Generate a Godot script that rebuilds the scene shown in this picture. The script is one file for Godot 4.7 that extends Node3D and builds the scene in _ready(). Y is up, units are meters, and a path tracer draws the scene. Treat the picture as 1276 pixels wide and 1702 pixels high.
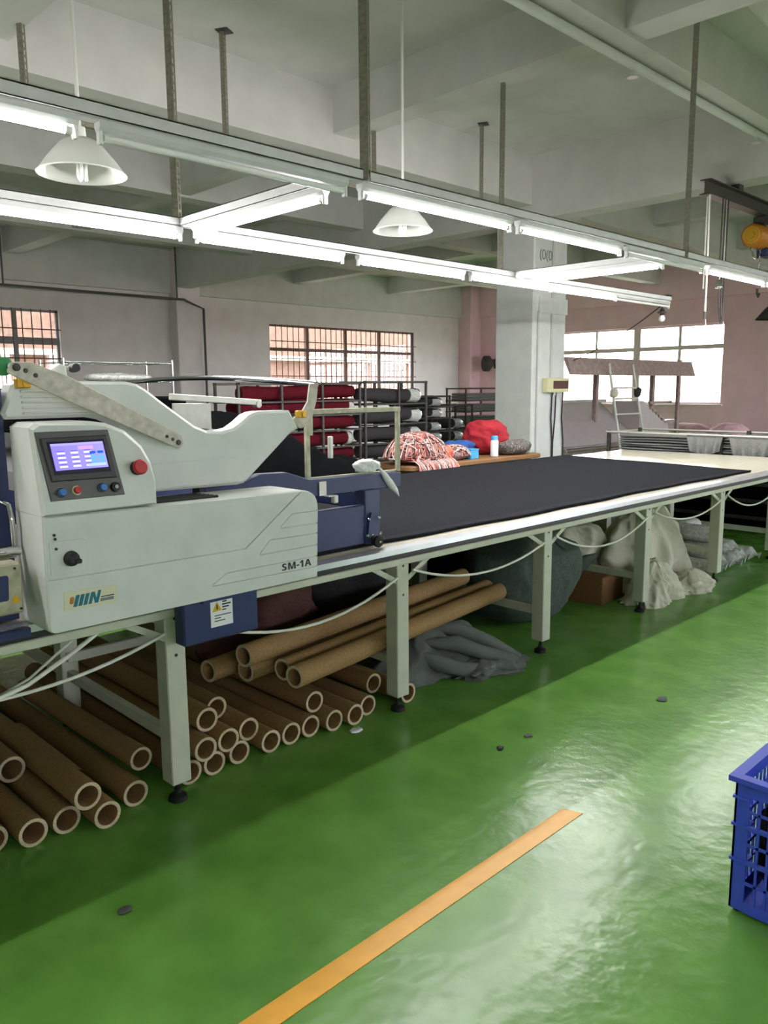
extends Node3D

# ------------------------------------------------------------------ mesh helper
class MB:
	var st := SurfaceTool.new()
	func _init() -> void:
		st.begin(Mesh.PRIMITIVE_TRIANGLES)
	func tri(a: Vector3, b: Vector3, c: Vector3) -> void:
		st.add_vertex(a); st.add_vertex(b); st.add_vertex(c)
	func quad(a: Vector3, b: Vector3, c: Vector3, d: Vector3) -> void:
		tri(a, b, c); tri(a, c, d)
	func uvquad(a: Vector3, b: Vector3, c: Vector3, d: Vector3) -> void:   # a = top left, b = top right, c = bottom right, d = bottom left
		st.set_smooth_group(-1)
		var p := [a, b, c, a, c, d]
		var t := [Vector2(0, 0), Vector2(1, 0), Vector2(1, 1), Vector2(0, 0), Vector2(1, 1), Vector2(0, 1)]
		for i in 6:
			st.set_uv(t[i]); st.add_vertex(p[i])
	func box(c: Vector3, s: Vector3, b := Basis()) -> MB:
		st.set_smooth_group(-1)
		var h := s * 0.5
		var v: Array[Vector3] = []
		for i in 8:
			v.append(c + b * Vector3(h.x * (1 if i & 1 else -1), h.y * (1 if i & 2 else -1), h.z * (1 if i & 4 else -1)))
		quad(v[4], v[6], v[7], v[5]); quad(v[1], v[3], v[2], v[0]); quad(v[5], v[7], v[3], v[1])
		quad(v[0], v[2], v[6], v[4]); quad(v[6], v[2], v[3], v[7]); quad(v[0], v[4], v[5], v[1])
		return self
	func span(a: Vector3, b: Vector3) -> MB:
		return box((a + b) * 0.5, (b - a).abs())
	func prism(poly: PackedVector2Array, z0: float, z1: float, bevel := 0.0, xf := Transform3D()) -> MB:
		var n := poly.size()
		var area := 0.0
		for i in n:
			area += poly[i].cross(poly[(i + 1) % n])
		if area < 0.0:
			poly.reverse()
		var inner := PackedVector2Array()
		for i in n:
			var p := poly[(i + n - 1) % n]
			var q := poly[i]
			var r := poly[(i + 1) % n]
			var n1 := Vector2(p.y - q.y, q.x - p.x).normalized()
			var n2 := Vector2(q.y - r.y, r.x - q.x).normalized()
			inner.append(q + (n1 + n2) * (bevel / maxf(0.5, 1.0 + n1.dot(n2))))
		var rings := [[inner, z0], [poly, z0 + bevel], [poly, z1 - bevel], [inner, z1]] if bevel > 0.0 else [[poly, z0], [poly, z1]]
		st.set_smooth_group(-1)
		for k in rings.size() - 1:
			var ra: PackedVector2Array = rings[k][0]
			var rb: PackedVector2Array = rings[k + 1][0]
			for i in n:
				var j := (i + 1) % n
				quad(xf * Vector3(ra[i].x, ra[i].y, rings[k][1]), xf * Vector3(rb[i].x, rb[i].y, rings[k + 1][1]), xf * Vector3(rb[j].x, rb[j].y, rings[k + 1][1]), xf * Vector3(ra[j].x, ra[j].y, rings[k][1]))
		var cap: PackedVector2Array = rings[0][0]
		var ids := Geometry2D.triangulate_polygon(poly)
		for i in range(0, ids.size(), 3):
			tri(xf * Vector3(cap[ids[i]].x, cap[ids[i]].y, z0), xf * Vector3(cap[ids[i + 1]].x, cap[ids[i + 1]].y, z0), xf * Vector3(cap[ids[i + 2]].x, cap[ids[i + 2]].y, z0))
			tri(xf * Vector3(cap[ids[i]].x, cap[ids[i]].y, z1), xf * Vector3(cap[ids[i + 2]].x, cap[ids[i + 2]].y, z1), xf * Vector3(cap[ids[i + 1]].x, cap[ids[i + 1]].y, z1))
		return self
	func bbox(c: Vector3, s: Vector3, bevel: float, b := Basis()) -> MB:
		var h := s * 0.5
		var k := bevel
		prism(PackedVector2Array([Vector2(-h.x + k, -h.y), Vector2(h.x - k, -h.y), Vector2(h.x, -h.y + k), Vector2(h.x, h.y - k), Vector2(h.x - k, h.y), Vector2(-h.x + k, h.y), Vector2(-h.x, h.y - k), Vector2(-h.x, -h.y + k)]), -h.z, h.z, bevel, Transform3D(b, c))
		return self
	func tube(pts: Array, r, n := 8, caps := true) -> MB:
		var up := Vector3.UP
		var rings := []
		for i in pts.size():
			var d: Vector3 = (pts[mini(i + 1, pts.size() - 1)] - pts[maxi(i - 1, 0)]).normalized()
			if i == 0:
				up = Vector3.UP if absf(d.y) < 0.9 else Vector3.RIGHT
			var x := up.cross(d).normalized()
			up = d.cross(x).normalized()
			var rad: float = r[i] if r is Array else r
			var ring := []
			for k in n:
				var a := TAU * k / n
				ring.append(pts[i] + (x * cos(a) + up * sin(a)) * rad)
			rings.append(ring)
		st.set_smooth_group(0)
		for i in rings.size() - 1:
			for k in n:
				var j := (k + 1) % n
				quad(rings[i][k], rings[i][j], rings[i + 1][j], rings[i + 1][k])
		if caps:
			st.set_smooth_group(-1)
			for k in range(1, n - 1):
				tri(rings[0][0], rings[0][k + 1], rings[0][k])
				tri(rings[-1][0], rings[-1][k], rings[-1][k + 1])
		return self
	func lathe(prof: Array, xf: Transform3D, n := 20, smooth := true) -> MB:   # prof: Vector2(radius, height along local y)
		for i in prof.size() - 1:
			st.set_smooth_group(i if not smooth else 0)
			for k in n:
				var a := TAU * k / n
				var b := TAU * (k + 1) / n
				var p: Vector2 = prof[i]
				var q: Vector2 = prof[i + 1]
				var v0 := xf * Vector3(p.x * cos(a), p.y, p.x * sin(a))
				var v1 := xf * Vector3(p.x * cos(b), p.y, p.x * sin(b))
				var v2 := xf * Vector3(q.x * cos(b), q.y, q.x * sin(b))
				var v3 := xf * Vector3(q.x * cos(a), q.y, q.x * sin(a))
				if p.x < 1e-5:
					tri(v0, v2, v3)
				elif q.x < 1e-5:
					tri(v0, v1, v2)
				else:
					quad(v0, v1, v2, v3)
		return self
	func cyl(a: Vector3, b: Vector3, r: float, n := 14) -> MB:
		return tube([a, b], r, n)
	func grid(nu: int, nv: int, f: Callable, closed_u := false) -> MB:
		st.set_smooth_group(0)
		var p := []
		for i in nu + 1:
			for j in nv + 1:
				p.append(f.call(float(i % nu if closed_u else i) / nu, float(j) / nv))
		for i in nu:
			for j in nv:
				var a := i * (nv + 1) + j
				quad(p[a], p[a + nv + 1], p[a + nv + 2], p[a + 1])
		return self
	func done() -> ArrayMesh:
		st.generate_normals()
		return st.commit()

# ------------------------------------------------------------------ scene helpers
var taken := {}
var offs := {}
var rng := RandomNumberGenerator.new()
var M := {}

func numbered(called: String) -> String:
	var k: int = taken.get(called, 0)
	taken[called] = k + 1
	return called if k == 0 else "%s_%03d" % [called, k]

func thing(called: String, label: String, category: String, at := Vector3.ZERO, group := "") -> Node3D:
	var o := Node3D.new()
	o.name = numbered(called)
	add_child(o)
	o.position = at
	offs[o] = at
	o.set_meta("label", label)
	o.set_meta("category", category)
	if group:
		o.set_meta("group", group)
	return o

func obj(called: String, m, mat: Material, parent: Node = self, label := "") -> MeshInstance3D:
	var o := MeshInstance3D.new()
	o.name = called if parent != self else numbered(called)
	o.mesh = m.done() if m is MB else m
	o.material_override = mat
	parent.add_child(o, true)
	if offs.has(parent):
		o.position = -offs[parent]
	if label:
		o.set_meta("label", label)
	return o

func single(called: String, m, mat: Material, label: String, category: String, group := "") -> MeshInstance3D:
	var o := obj(called, m, mat)
	o.set_meta("label", label)
	o.set_meta("category", category)
	if group:
		o.set_meta("group", group)
	return o

func struct(called: String, m, mat: Material) -> MeshInstance3D:
	var o := obj(called, m, mat)
	o.set_meta("kind", "structure")
	return o

func copy(o: Node3D, at: Vector3, label := "", turn := 0.0) -> Node3D:
	var c: Node3D = o.duplicate()
	c.name = numbered(String(o.name).get_slice("_0", 0))
	add_child(c)
	c.position = at
	c.rotation.y = turn
	if label:
		c.set_meta("label", label)
	return c

func rounded(pts: Array, radii, seg := 5) -> PackedVector2Array:
	var out := PackedVector2Array()
	var n := pts.size()
	for i in n:
		var r: float = radii[i] if radii is Array else radii
		var q: Vector2 = pts[i]
		if r <= 0.0:
			out.append(q)
			continue
		var a: Vector2 = (pts[(i + n - 1) % n] - q).normalized()
		var b: Vector2 = (pts[(i + 1) % n] - q).normalized()
		var ang := acos(clampf(a.dot(b), -1, 1))
		var t := r / tan(ang * 0.5)
		var p0 := q + a * t
		var p1 := q + b * t
		for k in seg + 1:
			var s := float(k) / seg
			out.append(p0.lerp(q, s).lerp(q.lerp(p1, s), s))
	return out

func noise_tex(freq: float, seed_: int, lo: Color, hi: Color, normal := false, bump := 4.0, size := 512, octaves := 4, type := FastNoiseLite.TYPE_SIMPLEX_SMOOTH) -> NoiseTexture2D:
	var n := FastNoiseLite.new()
	n.seed = seed_
	n.frequency = freq
	n.noise_type = type
	n.fractal_octaves = octaves
	var t := NoiseTexture2D.new()
	t.width = size
	t.height = size
	t.seamless = true
	t.noise = n
	if normal:
		t.as_normal_map = true
		t.bump_strength = bump
	else:
		var g := Gradient.new()
		g.set_color(0, lo)
		g.set_color(1, hi)
		t.color_ramp = g
	return t

func mat(c: Color, rough := 0.6, metal := 0.0) -> StandardMaterial3D:
	var m := StandardMaterial3D.new()
	m.albedo_color = c
	m.roughness = rough
	m.metallic = metal
	return m

func tri_tex(m: StandardMaterial3D, albedo: Texture2D, scale: float, normal: Texture2D = null, nscale := 1.0, world := true) -> StandardMaterial3D:
	m.uv1_triplanar = true
	m.uv1_world_triplanar = world
	m.uv1_scale = Vector3.ONE * scale
	if albedo:
		m.albedo_texture = albedo
	if normal:
		m.normal_enabled = true
		m.normal_texture = normal
		m.normal_scale = nscale
	return m

func materials() -> void:
	var soft := noise_tex(0.012, 3, Color(0.94, 0.94, 0.94), Color(1, 1, 1))
	var grime := noise_tex(0.02, 8, Color(0.72, 0.72, 0.70), Color(1, 1, 1), false, 0, 512, 5)
	var fibre := noise_tex(0.06, 11, Color(0.78, 0.78, 0.78), Color(1, 1, 1), false, 0, 512, 5)
	var wrinkle := noise_tex(0.012, 21, Color.BLACK, Color.WHITE, true, 14.0, 512, 4)
	var weave := noise_tex(0.2, 5, Color.BLACK, Color.WHITE, true, 3.0, 512, 2)
	var crinkle := noise_tex(0.018, 33, Color.BLACK, Color.WHITE, true, 22.0, 512, 3, FastNoiseLite.TYPE_CELLULAR)
	var epoxy := noise_tex(0.008, 14, Color(0.80, 0.84, 0.78), Color(1, 1, 1), false, 0, 1024, 5)
	var epoxy_n := noise_tex(0.03, 17, Color.BLACK, Color.WHITE, true, 5.0, 1024, 5)
	M.floor = tri_tex(mat(Color(0.43, 0.635, 0.28), 0.24), epoxy, 0.35, epoxy_n, 0.10)
	M.floor.metallic_specular = 0.5
	M.tape = tri_tex(mat(Color(0.96, 0.70, 0.22), 0.42), soft, 1.6)
	M.wall = tri_tex(mat(Color(0.89, 0.855, 0.86), 0.8), soft, 0.25)
	M.pink_lit_wall = tri_tex(mat(Color(0.96, 0.80, 0.85), 0.8), soft, 0.25)  # pink tint of the window light is put into this wall colour
	M.ceiling = tri_tex(mat(Color(0.80, 0.80, 0.78), 0.85), soft, 0.3)
	M.column = tri_tex(mat(Color(0.86, 0.87, 0.86), 0.7), soft, 0.5)
	M.white = tri_tex(mat(Color(0.83, 0.85, 0.82), 0.32), soft, 0.8)
	M.cream = tri_tex(mat(Color(0.80, 0.79, 0.68), 0.5), grime, 1.5)
	M.tabletop = tri_tex(mat(Color(0.84, 0.82, 0.74), 0.24), soft, 1.6)
	M.leg = tri_tex(mat(Color(0.76, 0.77, 0.69), 0.5), soft, 1.4)
	M.alu = tri_tex(mat(Color(0.80, 0.81, 0.82), 0.30, 0.85), soft, 1.0)
	M.chrome = mat(Color(0.83, 0.83, 0.84), 0.12, 1.0)
	M.steel = tri_tex(mat(Color(0.80, 0.80, 0.76), 0.42, 0.4), soft, 3.0)
	M.lever = tri_tex(mat(Color(0.83, 0.81, 0.74), 0.45), fibre, 0.8)
	M.dark_steel = tri_tex(mat(Color(0.32, 0.31, 0.30), 0.5, 0.3), grime, 2.0)
	M.galvanised = tri_tex(mat(Color(0.60, 0.59, 0.53), 0.5, 0.3), grime, 3.0)
	M.rubber = mat(Color(0.05, 0.05, 0.05), 0.7)
	M.black = mat(Color(0.07, 0.07, 0.075), 0.5)
	M.blue = tri_tex(mat(Color(0.15, 0.20, 0.37), 0.42), soft, 1.0)
	M.cloth_top = tri_tex(mat(Color(0.165, 0.17, 0.185), 0.95), fibre, 1.2, weave, 0.4)
	M.cloth_dark = tri_tex(mat(Color(0.15, 0.155, 0.17), 0.95), fibre, 1.5, wrinkle, 0.6)
	M.cloth_black = tri_tex(mat(Color(0.055, 0.06, 0.068), 0.95), fibre, 1.2, wrinkle, 0.35)
	M.cloth_charcoal = tri_tex(mat(Color(0.27, 0.26, 0.27), 0.92), fibre, 2.0, wrinkle, 0.6)
	M.cloth_red = tri_tex(mat(Color(0.38, 0.11, 0.15), 0.9), fibre, 2.0, wrinkle, 0.6)
	M.cloth_grey = tri_tex(mat(Color(0.56, 0.57, 0.56), 0.92), fibre, 2.0, wrinkle, 0.7)
	M.sack_grey = tri_tex(mat(Color(0.42, 0.44, 0.42), 0.75), soft, 1.5, wrinkle, 0.4)
	M.sack_green = tri_tex(mat(Color(0.36, 0.40, 0.37), 0.75), fibre, 1.2, wrinkle, 0.6)
	M.sack_white = tri_tex(mat(Color(0.80, 0.79, 0.71), 0.8), soft, 1.2, wrinkle, 0.5)
	M.pink_sack = tri_tex(mat(Color(0.90, 0.72, 0.74), 0.8), soft, 1.0, wrinkle, 1.0)
	M.plastic = tri_tex(mat(Color(0.88, 0.89, 0.88), 0.14), grime, 3.0, crinkle, 0.8)
	M.bag = tri_tex(mat(Color(0.86, 0.87, 0.86), 0.3), null, 6.0, crinkle, 0.6)
	M.card = tri_tex(mat(Color(0.65, 0.51, 0.32), 0.8), fibre, 1.6)
	M.card_end = tri_tex(mat(Color(0.84, 0.77, 0.63), 0.85), fibre, 4.0)
	M.carton = tri_tex(mat(Color(0.56, 0.39, 0.24), 0.85), fibre, 2.0)
	M.wood = tri_tex(mat(Color(0.60, 0.44, 0.28), 0.55), fibre, 1.4)
	M.cable_white = mat(Color(0.86, 0.86, 0.82), 0.4)
	M.cable_black = mat(Color(0.06, 0.06, 0.06), 0.5)
	M.wire = mat(Color(0.22, 0.20, 0.20), 0.5)
	M.frame_dark = mat(Color(0.36, 0.27, 0.24), 0.55)
	M.frame_grey = mat(Color(0.50, 0.49, 0.49), 0.5)
	M.frame_white = mat(Color(0.90, 0.82, 0.82), 0.45)  # lightened and pinked to carry the glare round the bright window
	M.rail = tri_tex(mat(Color(0.80, 0.81, 0.80), 0.45), soft, 1.0)
	M.shade = mat(Color(0.80, 0.81, 0.78), 0.35)
	M.bulb = mat(Color(0.92, 0.92, 0.90), 0.25)
	M.unlit = mat(Color(0.90, 0.91, 0.90), 0.2)
	M.gunmetal = mat(Color(0.34, 0.34, 0.33), 0.45, 0.3)
	M.bezel = mat(Color(0.20, 0.20, 0.20), 0.4)
	M.screen_edge = mat(Color(0.10, 0.09, 0.22), 0.2)
	M.btn_blue = mat(Color(0.12, 0.42, 0.72), 0.35)
	M.btn_red = mat(Color(0.72, 0.13, 0.12), 0.4)
	M.yellow = mat(Color(0.86, 0.68, 0.08), 0.45)
	M.brass = mat(Color(0.80, 0.62, 0.18), 0.4, 0.4)
	M.green = mat(Color(0.18, 0.55, 0.30), 0.5)
	M.orange = tri_tex(mat(Color(0.86, 0.55, 0.16), 0.45), grime, 3.0)
	M.crate = tri_tex(mat(Color(0.24, 0.33, 0.80), 0.42), soft, 2.0)
	M.teal = mat(Color(0.07, 0.42, 0.50), 0.4)
	M.ink = mat(Color(0.10, 0.11, 0.12), 0.5)
	M.ink_grey = mat(Color(0.45, 0.47, 0.46), 0.5)
	M.sticker = mat(Color(0.88, 0.89, 0.88), 0.4)
	M.sticker_cream = mat(Color(0.82, 0.82, 0.70), 0.4)
	M.box_cream = mat(Color(0.84, 0.83, 0.66), 0.4)
	M.brown_glass = mat(Color(0.36, 0.24, 0.22), 0.15)
	M.glass = mat(Color(0.95, 0.97, 0.97, 0.06), 0.02)
	M.glass.transparency = BaseMaterial3D.TRANSPARENCY_ALPHA
	M.facade = tri_tex(mat(Color(0.42, 0.305, 0.24), 0.9), grime, 0.4)
	M.facade_trim = mat(Color(0.72, 0.70, 0.62), 0.9)
	M.far_pink = mat(Color(0.90, 0.72, 0.66), 0.9)
	M.light_blue = mat(Color(0.25, 0.62, 0.85), 0.45)
	M.cloth_bright_red = tri_tex(mat(Color(0.68, 0.11, 0.17), 0.85), fibre, 2.0, wrinkle, 0.6)
	M.insp_board = tri_tex(mat(Color(0.74, 0.70, 0.70), 0.6), soft, 0.6)
	M.insp_frame = tri_tex(mat(Color(0.72, 0.63, 0.62), 0.5), grime, 1.0)
	M.tube_glow = mat(Color(0.95, 0.97, 0.95), 0.4)
	M.tube_glow.emission_enabled = true
	M.tube_glow.emission = Color(1.0, 0.985, 0.985)
	M.tube_glow.emission_energy_multiplier = 18.0
	for k in ["cloth_top", "cloth_dark", "cloth_black", "cloth_charcoal", "cloth_red", "cloth_grey", "sack_grey", "sack_green", "sack_white"]:
		M[k].metallic_specular = 0.15

# ------------------------------------------------------------------ the room
const SLAB := 4.67
const BACK := -16.6
const RIGHT := 20.0

func _ready() -> void:
	rng.seed = 7
	var cam := Camera3D.new()
	cam.name = "camera"
	cam.fov = 65.94
	cam.position = Vector3(0, 1.55, 0)
	cam.rotation_degrees = Vector3(-8.85983, -44.22366, -0.46523)
	cam.near = 0.05
	cam.far = 200.0
	add_child(cam)
	cam.current = true
	var env := Environment.new()
	env.background_mode = Environment.BG_SKY
	var sky_mat := ProceduralSkyMaterial.new()
	sky_mat.sky_top_color = Color(0.86, 0.90, 0.95)
	sky_mat.sky_horizon_color = Color(0.96, 0.96, 0.96)
	sky_mat.ground_horizon_color = Color(0.80, 0.78, 0.76)
	sky_mat.ground_bottom_color = Color(0.55, 0.54, 0.52)
	sky_mat.sun_angle_max = 1.0
	sky_mat.sky_energy_multiplier = 3.3
	sky_mat.ground_energy_multiplier = 2.9
	var sky := Sky.new()
	sky.sky_material = sky_mat
	env.sky = sky
	env.tonemap_mode = Environment.TONE_MAPPER_LINEAR
	env.tonemap_exposure = 1.65
	env.sdfgi_enabled = true
	env.ssao_enabled = true
	env.ssil_enabled = true
	var we := WorldEnvironment.new()
	we.name = "world_environment"
	we.environment = env
	add_child(we)
	materials()
	shell()
	outside()
	light_rails()
	cutting_table()
	spreading_machine()
	under_table()
	behind_table()
	racks()
	far_right()
	overhead()
	foreground()

func wall_with_holes(called: String, m: Material, axis: String, plane: float, depth: float, a0: float, a1: float, y1: float, holes: Array) -> void:
	var b := MB.new()
	var put := func(p0: float, p1: float, q0: float, q1: float) -> void:
		if axis == "z":
			b.span(Vector3(p0, q0, plane), Vector3(p1, q1, plane + depth))
		else:
			b.span(Vector3(plane, q0, p0), Vector3(plane + depth, q1, p1))
	var at := a0
	for h in holes:
		put.call(at, h[0], 0.0, y1)
		put.call(h[0], h[1], 0.0, h[2])
		put.call(h[0], h[1], h[3], y1)
		at = h[1]
	put.call(at, a1, 0.0, y1)
	struct(called, b, m)

func window(called: String, axis: String, plane: float, inward: float, a0: float, a1: float, y0: float, y1: float, mull: Array, transoms: Array, fm: Material, bars: Array, bar_rows: Array, bm: Material, bar_r: float) -> void:
	var P := func(a: float, y: float, d: float) -> Vector3:
		return Vector3(a, y, plane + d * inward) if axis == "z" else Vector3(plane + d * inward, y, a)
	var root := Node3D.new()
	root.name = called
	add_child(root)
	root.set_meta("kind", "structure")
	root.position = P.call((a0 + a1) * 0.5, y0, 0.0)
	offs[root] = root.position
	var f := MB.new()
	var w := 0.05
	for s in [[a0, a1, y0, y0 + w], [a0, a1, y1 - w, y1], [a0, a0 + w, y0, y1], [a1 - w, a1, y0, y1]]:
		f.span(P.call(s[0], s[2], -0.14), P.call(s[1], s[3], -0.07))
	obj("window_frame", f, fm, root)
	for x in mull:
		obj("mullion", MB.new().span(P.call(x[0] - x[1] * 0.5, y0, -0.13), P.call(x[0] + x[1] * 0.5, y1, -0.06)), fm, root)
	for t in transoms:
		obj("transom", MB.new().span(P.call(a0, t[0], -0.12), P.call(a1, t[1], -0.065)), fm, root)
	var xs := [a0]
	for x in mull:
		xs.append(x[0])
	xs.append(a1)
	var ys := [y0]
	for t in transoms:
		ys.append((t[0] + t[1]) * 0.5)
	ys.append(y1)
	for i in xs.size() - 1:
		for j in ys.size() - 1:
			obj("pane", MB.new().span(P.call(xs[i] + 0.02, ys[j] + 0.02, -0.103), P.call(xs[i + 1] - 0.02, ys[j + 1] - 0.02, -0.097)), M.glass, root)
	for x in bars:
		obj("bar", MB.new().cyl(P.call(x, y0, bar_r + 0.01), P.call(x, y1, bar_r + 0.01), bar_r, 6), bm, root)
	for y in bar_rows:
		obj("cross_bar", MB.new().span(P.call(a0, y - bar_r, bar_r * 2 + 0.01), P.call(a1, y + bar_r, bar_r * 2 + 0.025)), bm, root)
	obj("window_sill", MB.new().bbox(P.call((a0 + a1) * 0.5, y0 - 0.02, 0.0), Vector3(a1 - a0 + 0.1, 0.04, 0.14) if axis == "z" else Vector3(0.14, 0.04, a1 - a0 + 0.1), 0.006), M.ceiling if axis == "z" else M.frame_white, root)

func shell() -> void:
	struct("floor", MB.new().span(Vector3(-8, -0.2, BACK - 0.25), Vector3(RIGHT + 0.25, 0, 7)), M.floor)
	var ceiling := struct("ceiling", MB.new().span(Vector3(-8.25, SLAB, BACK - 0.25), Vector3(RIGHT + 0.25, SLAB + 0.2, 7.25)), M.ceiling)
	for x in [[2.23, 2.53, 4.22], [5.82, 6.12, 4.22], [9.40, 9.76, 3.83], [12.85, 13.15, 4.22], [16.24, 16.54, 4.22], [-1.4, -1.1, 4.22], [-5.0, -4.7, 4.22]]:
		obj("beam", MB.new().span(Vector3(x[0], x[2], BACK), Vector3(x[1], SLAB, 7)), M.ceiling, ceiling)
	for z in [[-7.2, -6.7, 4.03], [-3.60, -3.33, 4.19], [0.1, 0.4, 4.19], [-10.4, -10.1, 4.19], [-13.6, -13.3, 4.19], [3.2, 3.6, 4.03]]:
		obj("beam", MB.new().span(Vector3(-8, z[2], z[0]), Vector3(RIGHT, SLAB, z[1])), M.ceiling, ceiling)
	obj("beam", MB.new().span(Vector3(-8, 3.72, BACK), Vector3(RIGHT, SLAB, BACK + 0.12)), M.ceiling, ceiling)
	obj("beam", MB.new().span(Vector3(RIGHT - 0.12, 3.74, BACK), Vector3(RIGHT, SLAB, 7)), M.pink_lit_wall, ceiling)
	wall_with_holes("wall_back", M.wall, "z", BACK, -0.25, -8.25, RIGHT + 0.25, SLAB, [[3.4, 6.87, 1.25, 3.2], [12.17, 17.5, 1.25, 3.2]])
	wall_with_holes("wall_right", M.pink_lit_wall, "x", RIGHT, 0.25, BACK - 0.25, 7.25, SLAB, [[-14.0, -8.41, 1.10, 3.12]])
	struct("wall_left", MB.new().span(Vector3(-8.25, 0, BACK), Vector3(-8, SLAB, 7.25)), M.wall)
	# unseen windows added behind the viewer as fill for what faces the front
	wall_with_holes("wall_front", M.wall, "z", 7.0, 0.25, -8.25, RIGHT + 0.25, SLAB, [[-4.6, 0.9, 2.4, 3.15], [4.2, 9.7, 2.4, 3.15], [12.6, 19.4, 0.9, 3.5]])
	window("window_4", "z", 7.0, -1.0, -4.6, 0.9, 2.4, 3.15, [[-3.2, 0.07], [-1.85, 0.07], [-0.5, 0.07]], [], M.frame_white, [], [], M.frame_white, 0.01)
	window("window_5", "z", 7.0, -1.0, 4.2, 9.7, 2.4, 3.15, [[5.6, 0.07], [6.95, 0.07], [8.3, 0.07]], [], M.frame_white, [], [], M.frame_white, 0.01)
	window("window_6", "z", 7.0, -1.0, 12.6, 19.4, 0.9, 3.5, [[14.3, 0.07], [16.0, 0.07], [17.7, 0.07]], [], M.frame_white, [], [], M.frame_white, 0.01)  # unseen, added and widened to brighten the right wall
	# pilasters on the back wall and in the corner
	struct("trim_1", MB.new().bbox(Vector3(9.7, 2.335, BACK + 0.17), Vector3(0.62, SLAB, 0.34), 0.015), M.wall)
	struct("trim_2", MB.new().bbox(Vector3(19.75, 2.335, BACK + 0.25), Vector3(0.5, SLAB, 0.5), 0.015), M.pink_lit_wall)
	# the free-standing column under the crossing beams
	struct("trim_3", MB.new().bbox(Vector3(9.86, 1.915, -7.005), Vector3(0.82, 3.83, 0.67), 0.02), M.column)
	var xs := []
	for i in range(1, 29):
		if absf(12.17 + i * 0.184 - 13.45) > 0.06 and absf(12.17 + i * 0.184 - 14.8) > 0.06 and absf(12.17 + i * 0.184 - 16.09) > 0.06:
			xs.append(12.17 + i * 0.184)
	window("window_1", "z", BACK, 1.0, 12.17, 17.5, 1.25, 3.2, [[13.45, 0.07], [14.8, 0.07], [16.09, 0.07]], [[2.54, 2.62]], M.frame_dark, xs, [2.78, 2.34, 1.9, 1.45], M.frame_dark, 0.011)
	xs = []
	for i in range(1, 19):
		xs.append(6.87 - i * 0.19)
	window("window_2", "z", BACK, 1.0, 3.4, 6.87, 1.25, 3.2, [[6.0, 0.08], [4.6, 0.08]], [[2.50, 2.64]], M.frame_grey, xs, [2.80, 2.22, 1.6], M.frame_dark, 0.011)
	xs = []
	for i in range(1, 31):
		xs.append(-8.41 - i * 0.18)
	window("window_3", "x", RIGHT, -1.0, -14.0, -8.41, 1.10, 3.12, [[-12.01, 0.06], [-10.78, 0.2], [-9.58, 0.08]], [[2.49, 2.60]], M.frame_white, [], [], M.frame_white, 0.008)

func outside() -> void:
	var f := thing("building_facade", "warm tan plastered building standing outside the barred windows", "building", Vector3(10, -6, -24))
	obj("wall", MB.new().span(Vector3(-12, -6, -25), Vector3(32, 14, -24)), M.facade, f)
	for y in [2.62, -0.6, 5.8]:
		obj("ledge", MB.new().span(Vector3(-12, y, -24), Vector3(32, y + 0.16, -23.7)), M.facade_trim, f)
	for i in 22:
		obj("pilaster", MB.new().span(Vector3(-11 + i * 1.9, -6, -24), Vector3(-10.75 + i * 1.9, 14, -23.92)), M.facade, f)
	var g := thing("neighbouring_house", "pale pinkish low building seen through the bright window", "building", Vector3(44, -8, -20))
	obj("wall", MB.new().span(Vector3(42, -8, -45), Vector3(46, 3.0, 0)), M.far_pink, g)
	obj("parapet", MB.new().span(Vector3(41.8, 3.0, -45), Vector3(46, 3.2, 0)), M.facade_trim, g)
	# the security grille stands outside the bright window
	var s := thing("window_grille", "thin pale security grille outside the bright white window", "grille", Vector3(20.4, 1.1, -11.2))
	for i in 30:
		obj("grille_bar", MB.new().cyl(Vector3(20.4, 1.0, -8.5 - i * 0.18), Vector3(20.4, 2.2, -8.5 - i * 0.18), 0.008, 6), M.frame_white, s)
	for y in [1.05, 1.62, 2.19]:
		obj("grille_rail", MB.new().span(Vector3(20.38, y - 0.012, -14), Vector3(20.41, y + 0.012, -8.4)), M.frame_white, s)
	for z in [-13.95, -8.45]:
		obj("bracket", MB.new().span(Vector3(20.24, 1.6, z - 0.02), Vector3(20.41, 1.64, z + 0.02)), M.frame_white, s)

# ------------------------------------------------------------------ lights on rails
const TUBE_Y := 2.49

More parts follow.
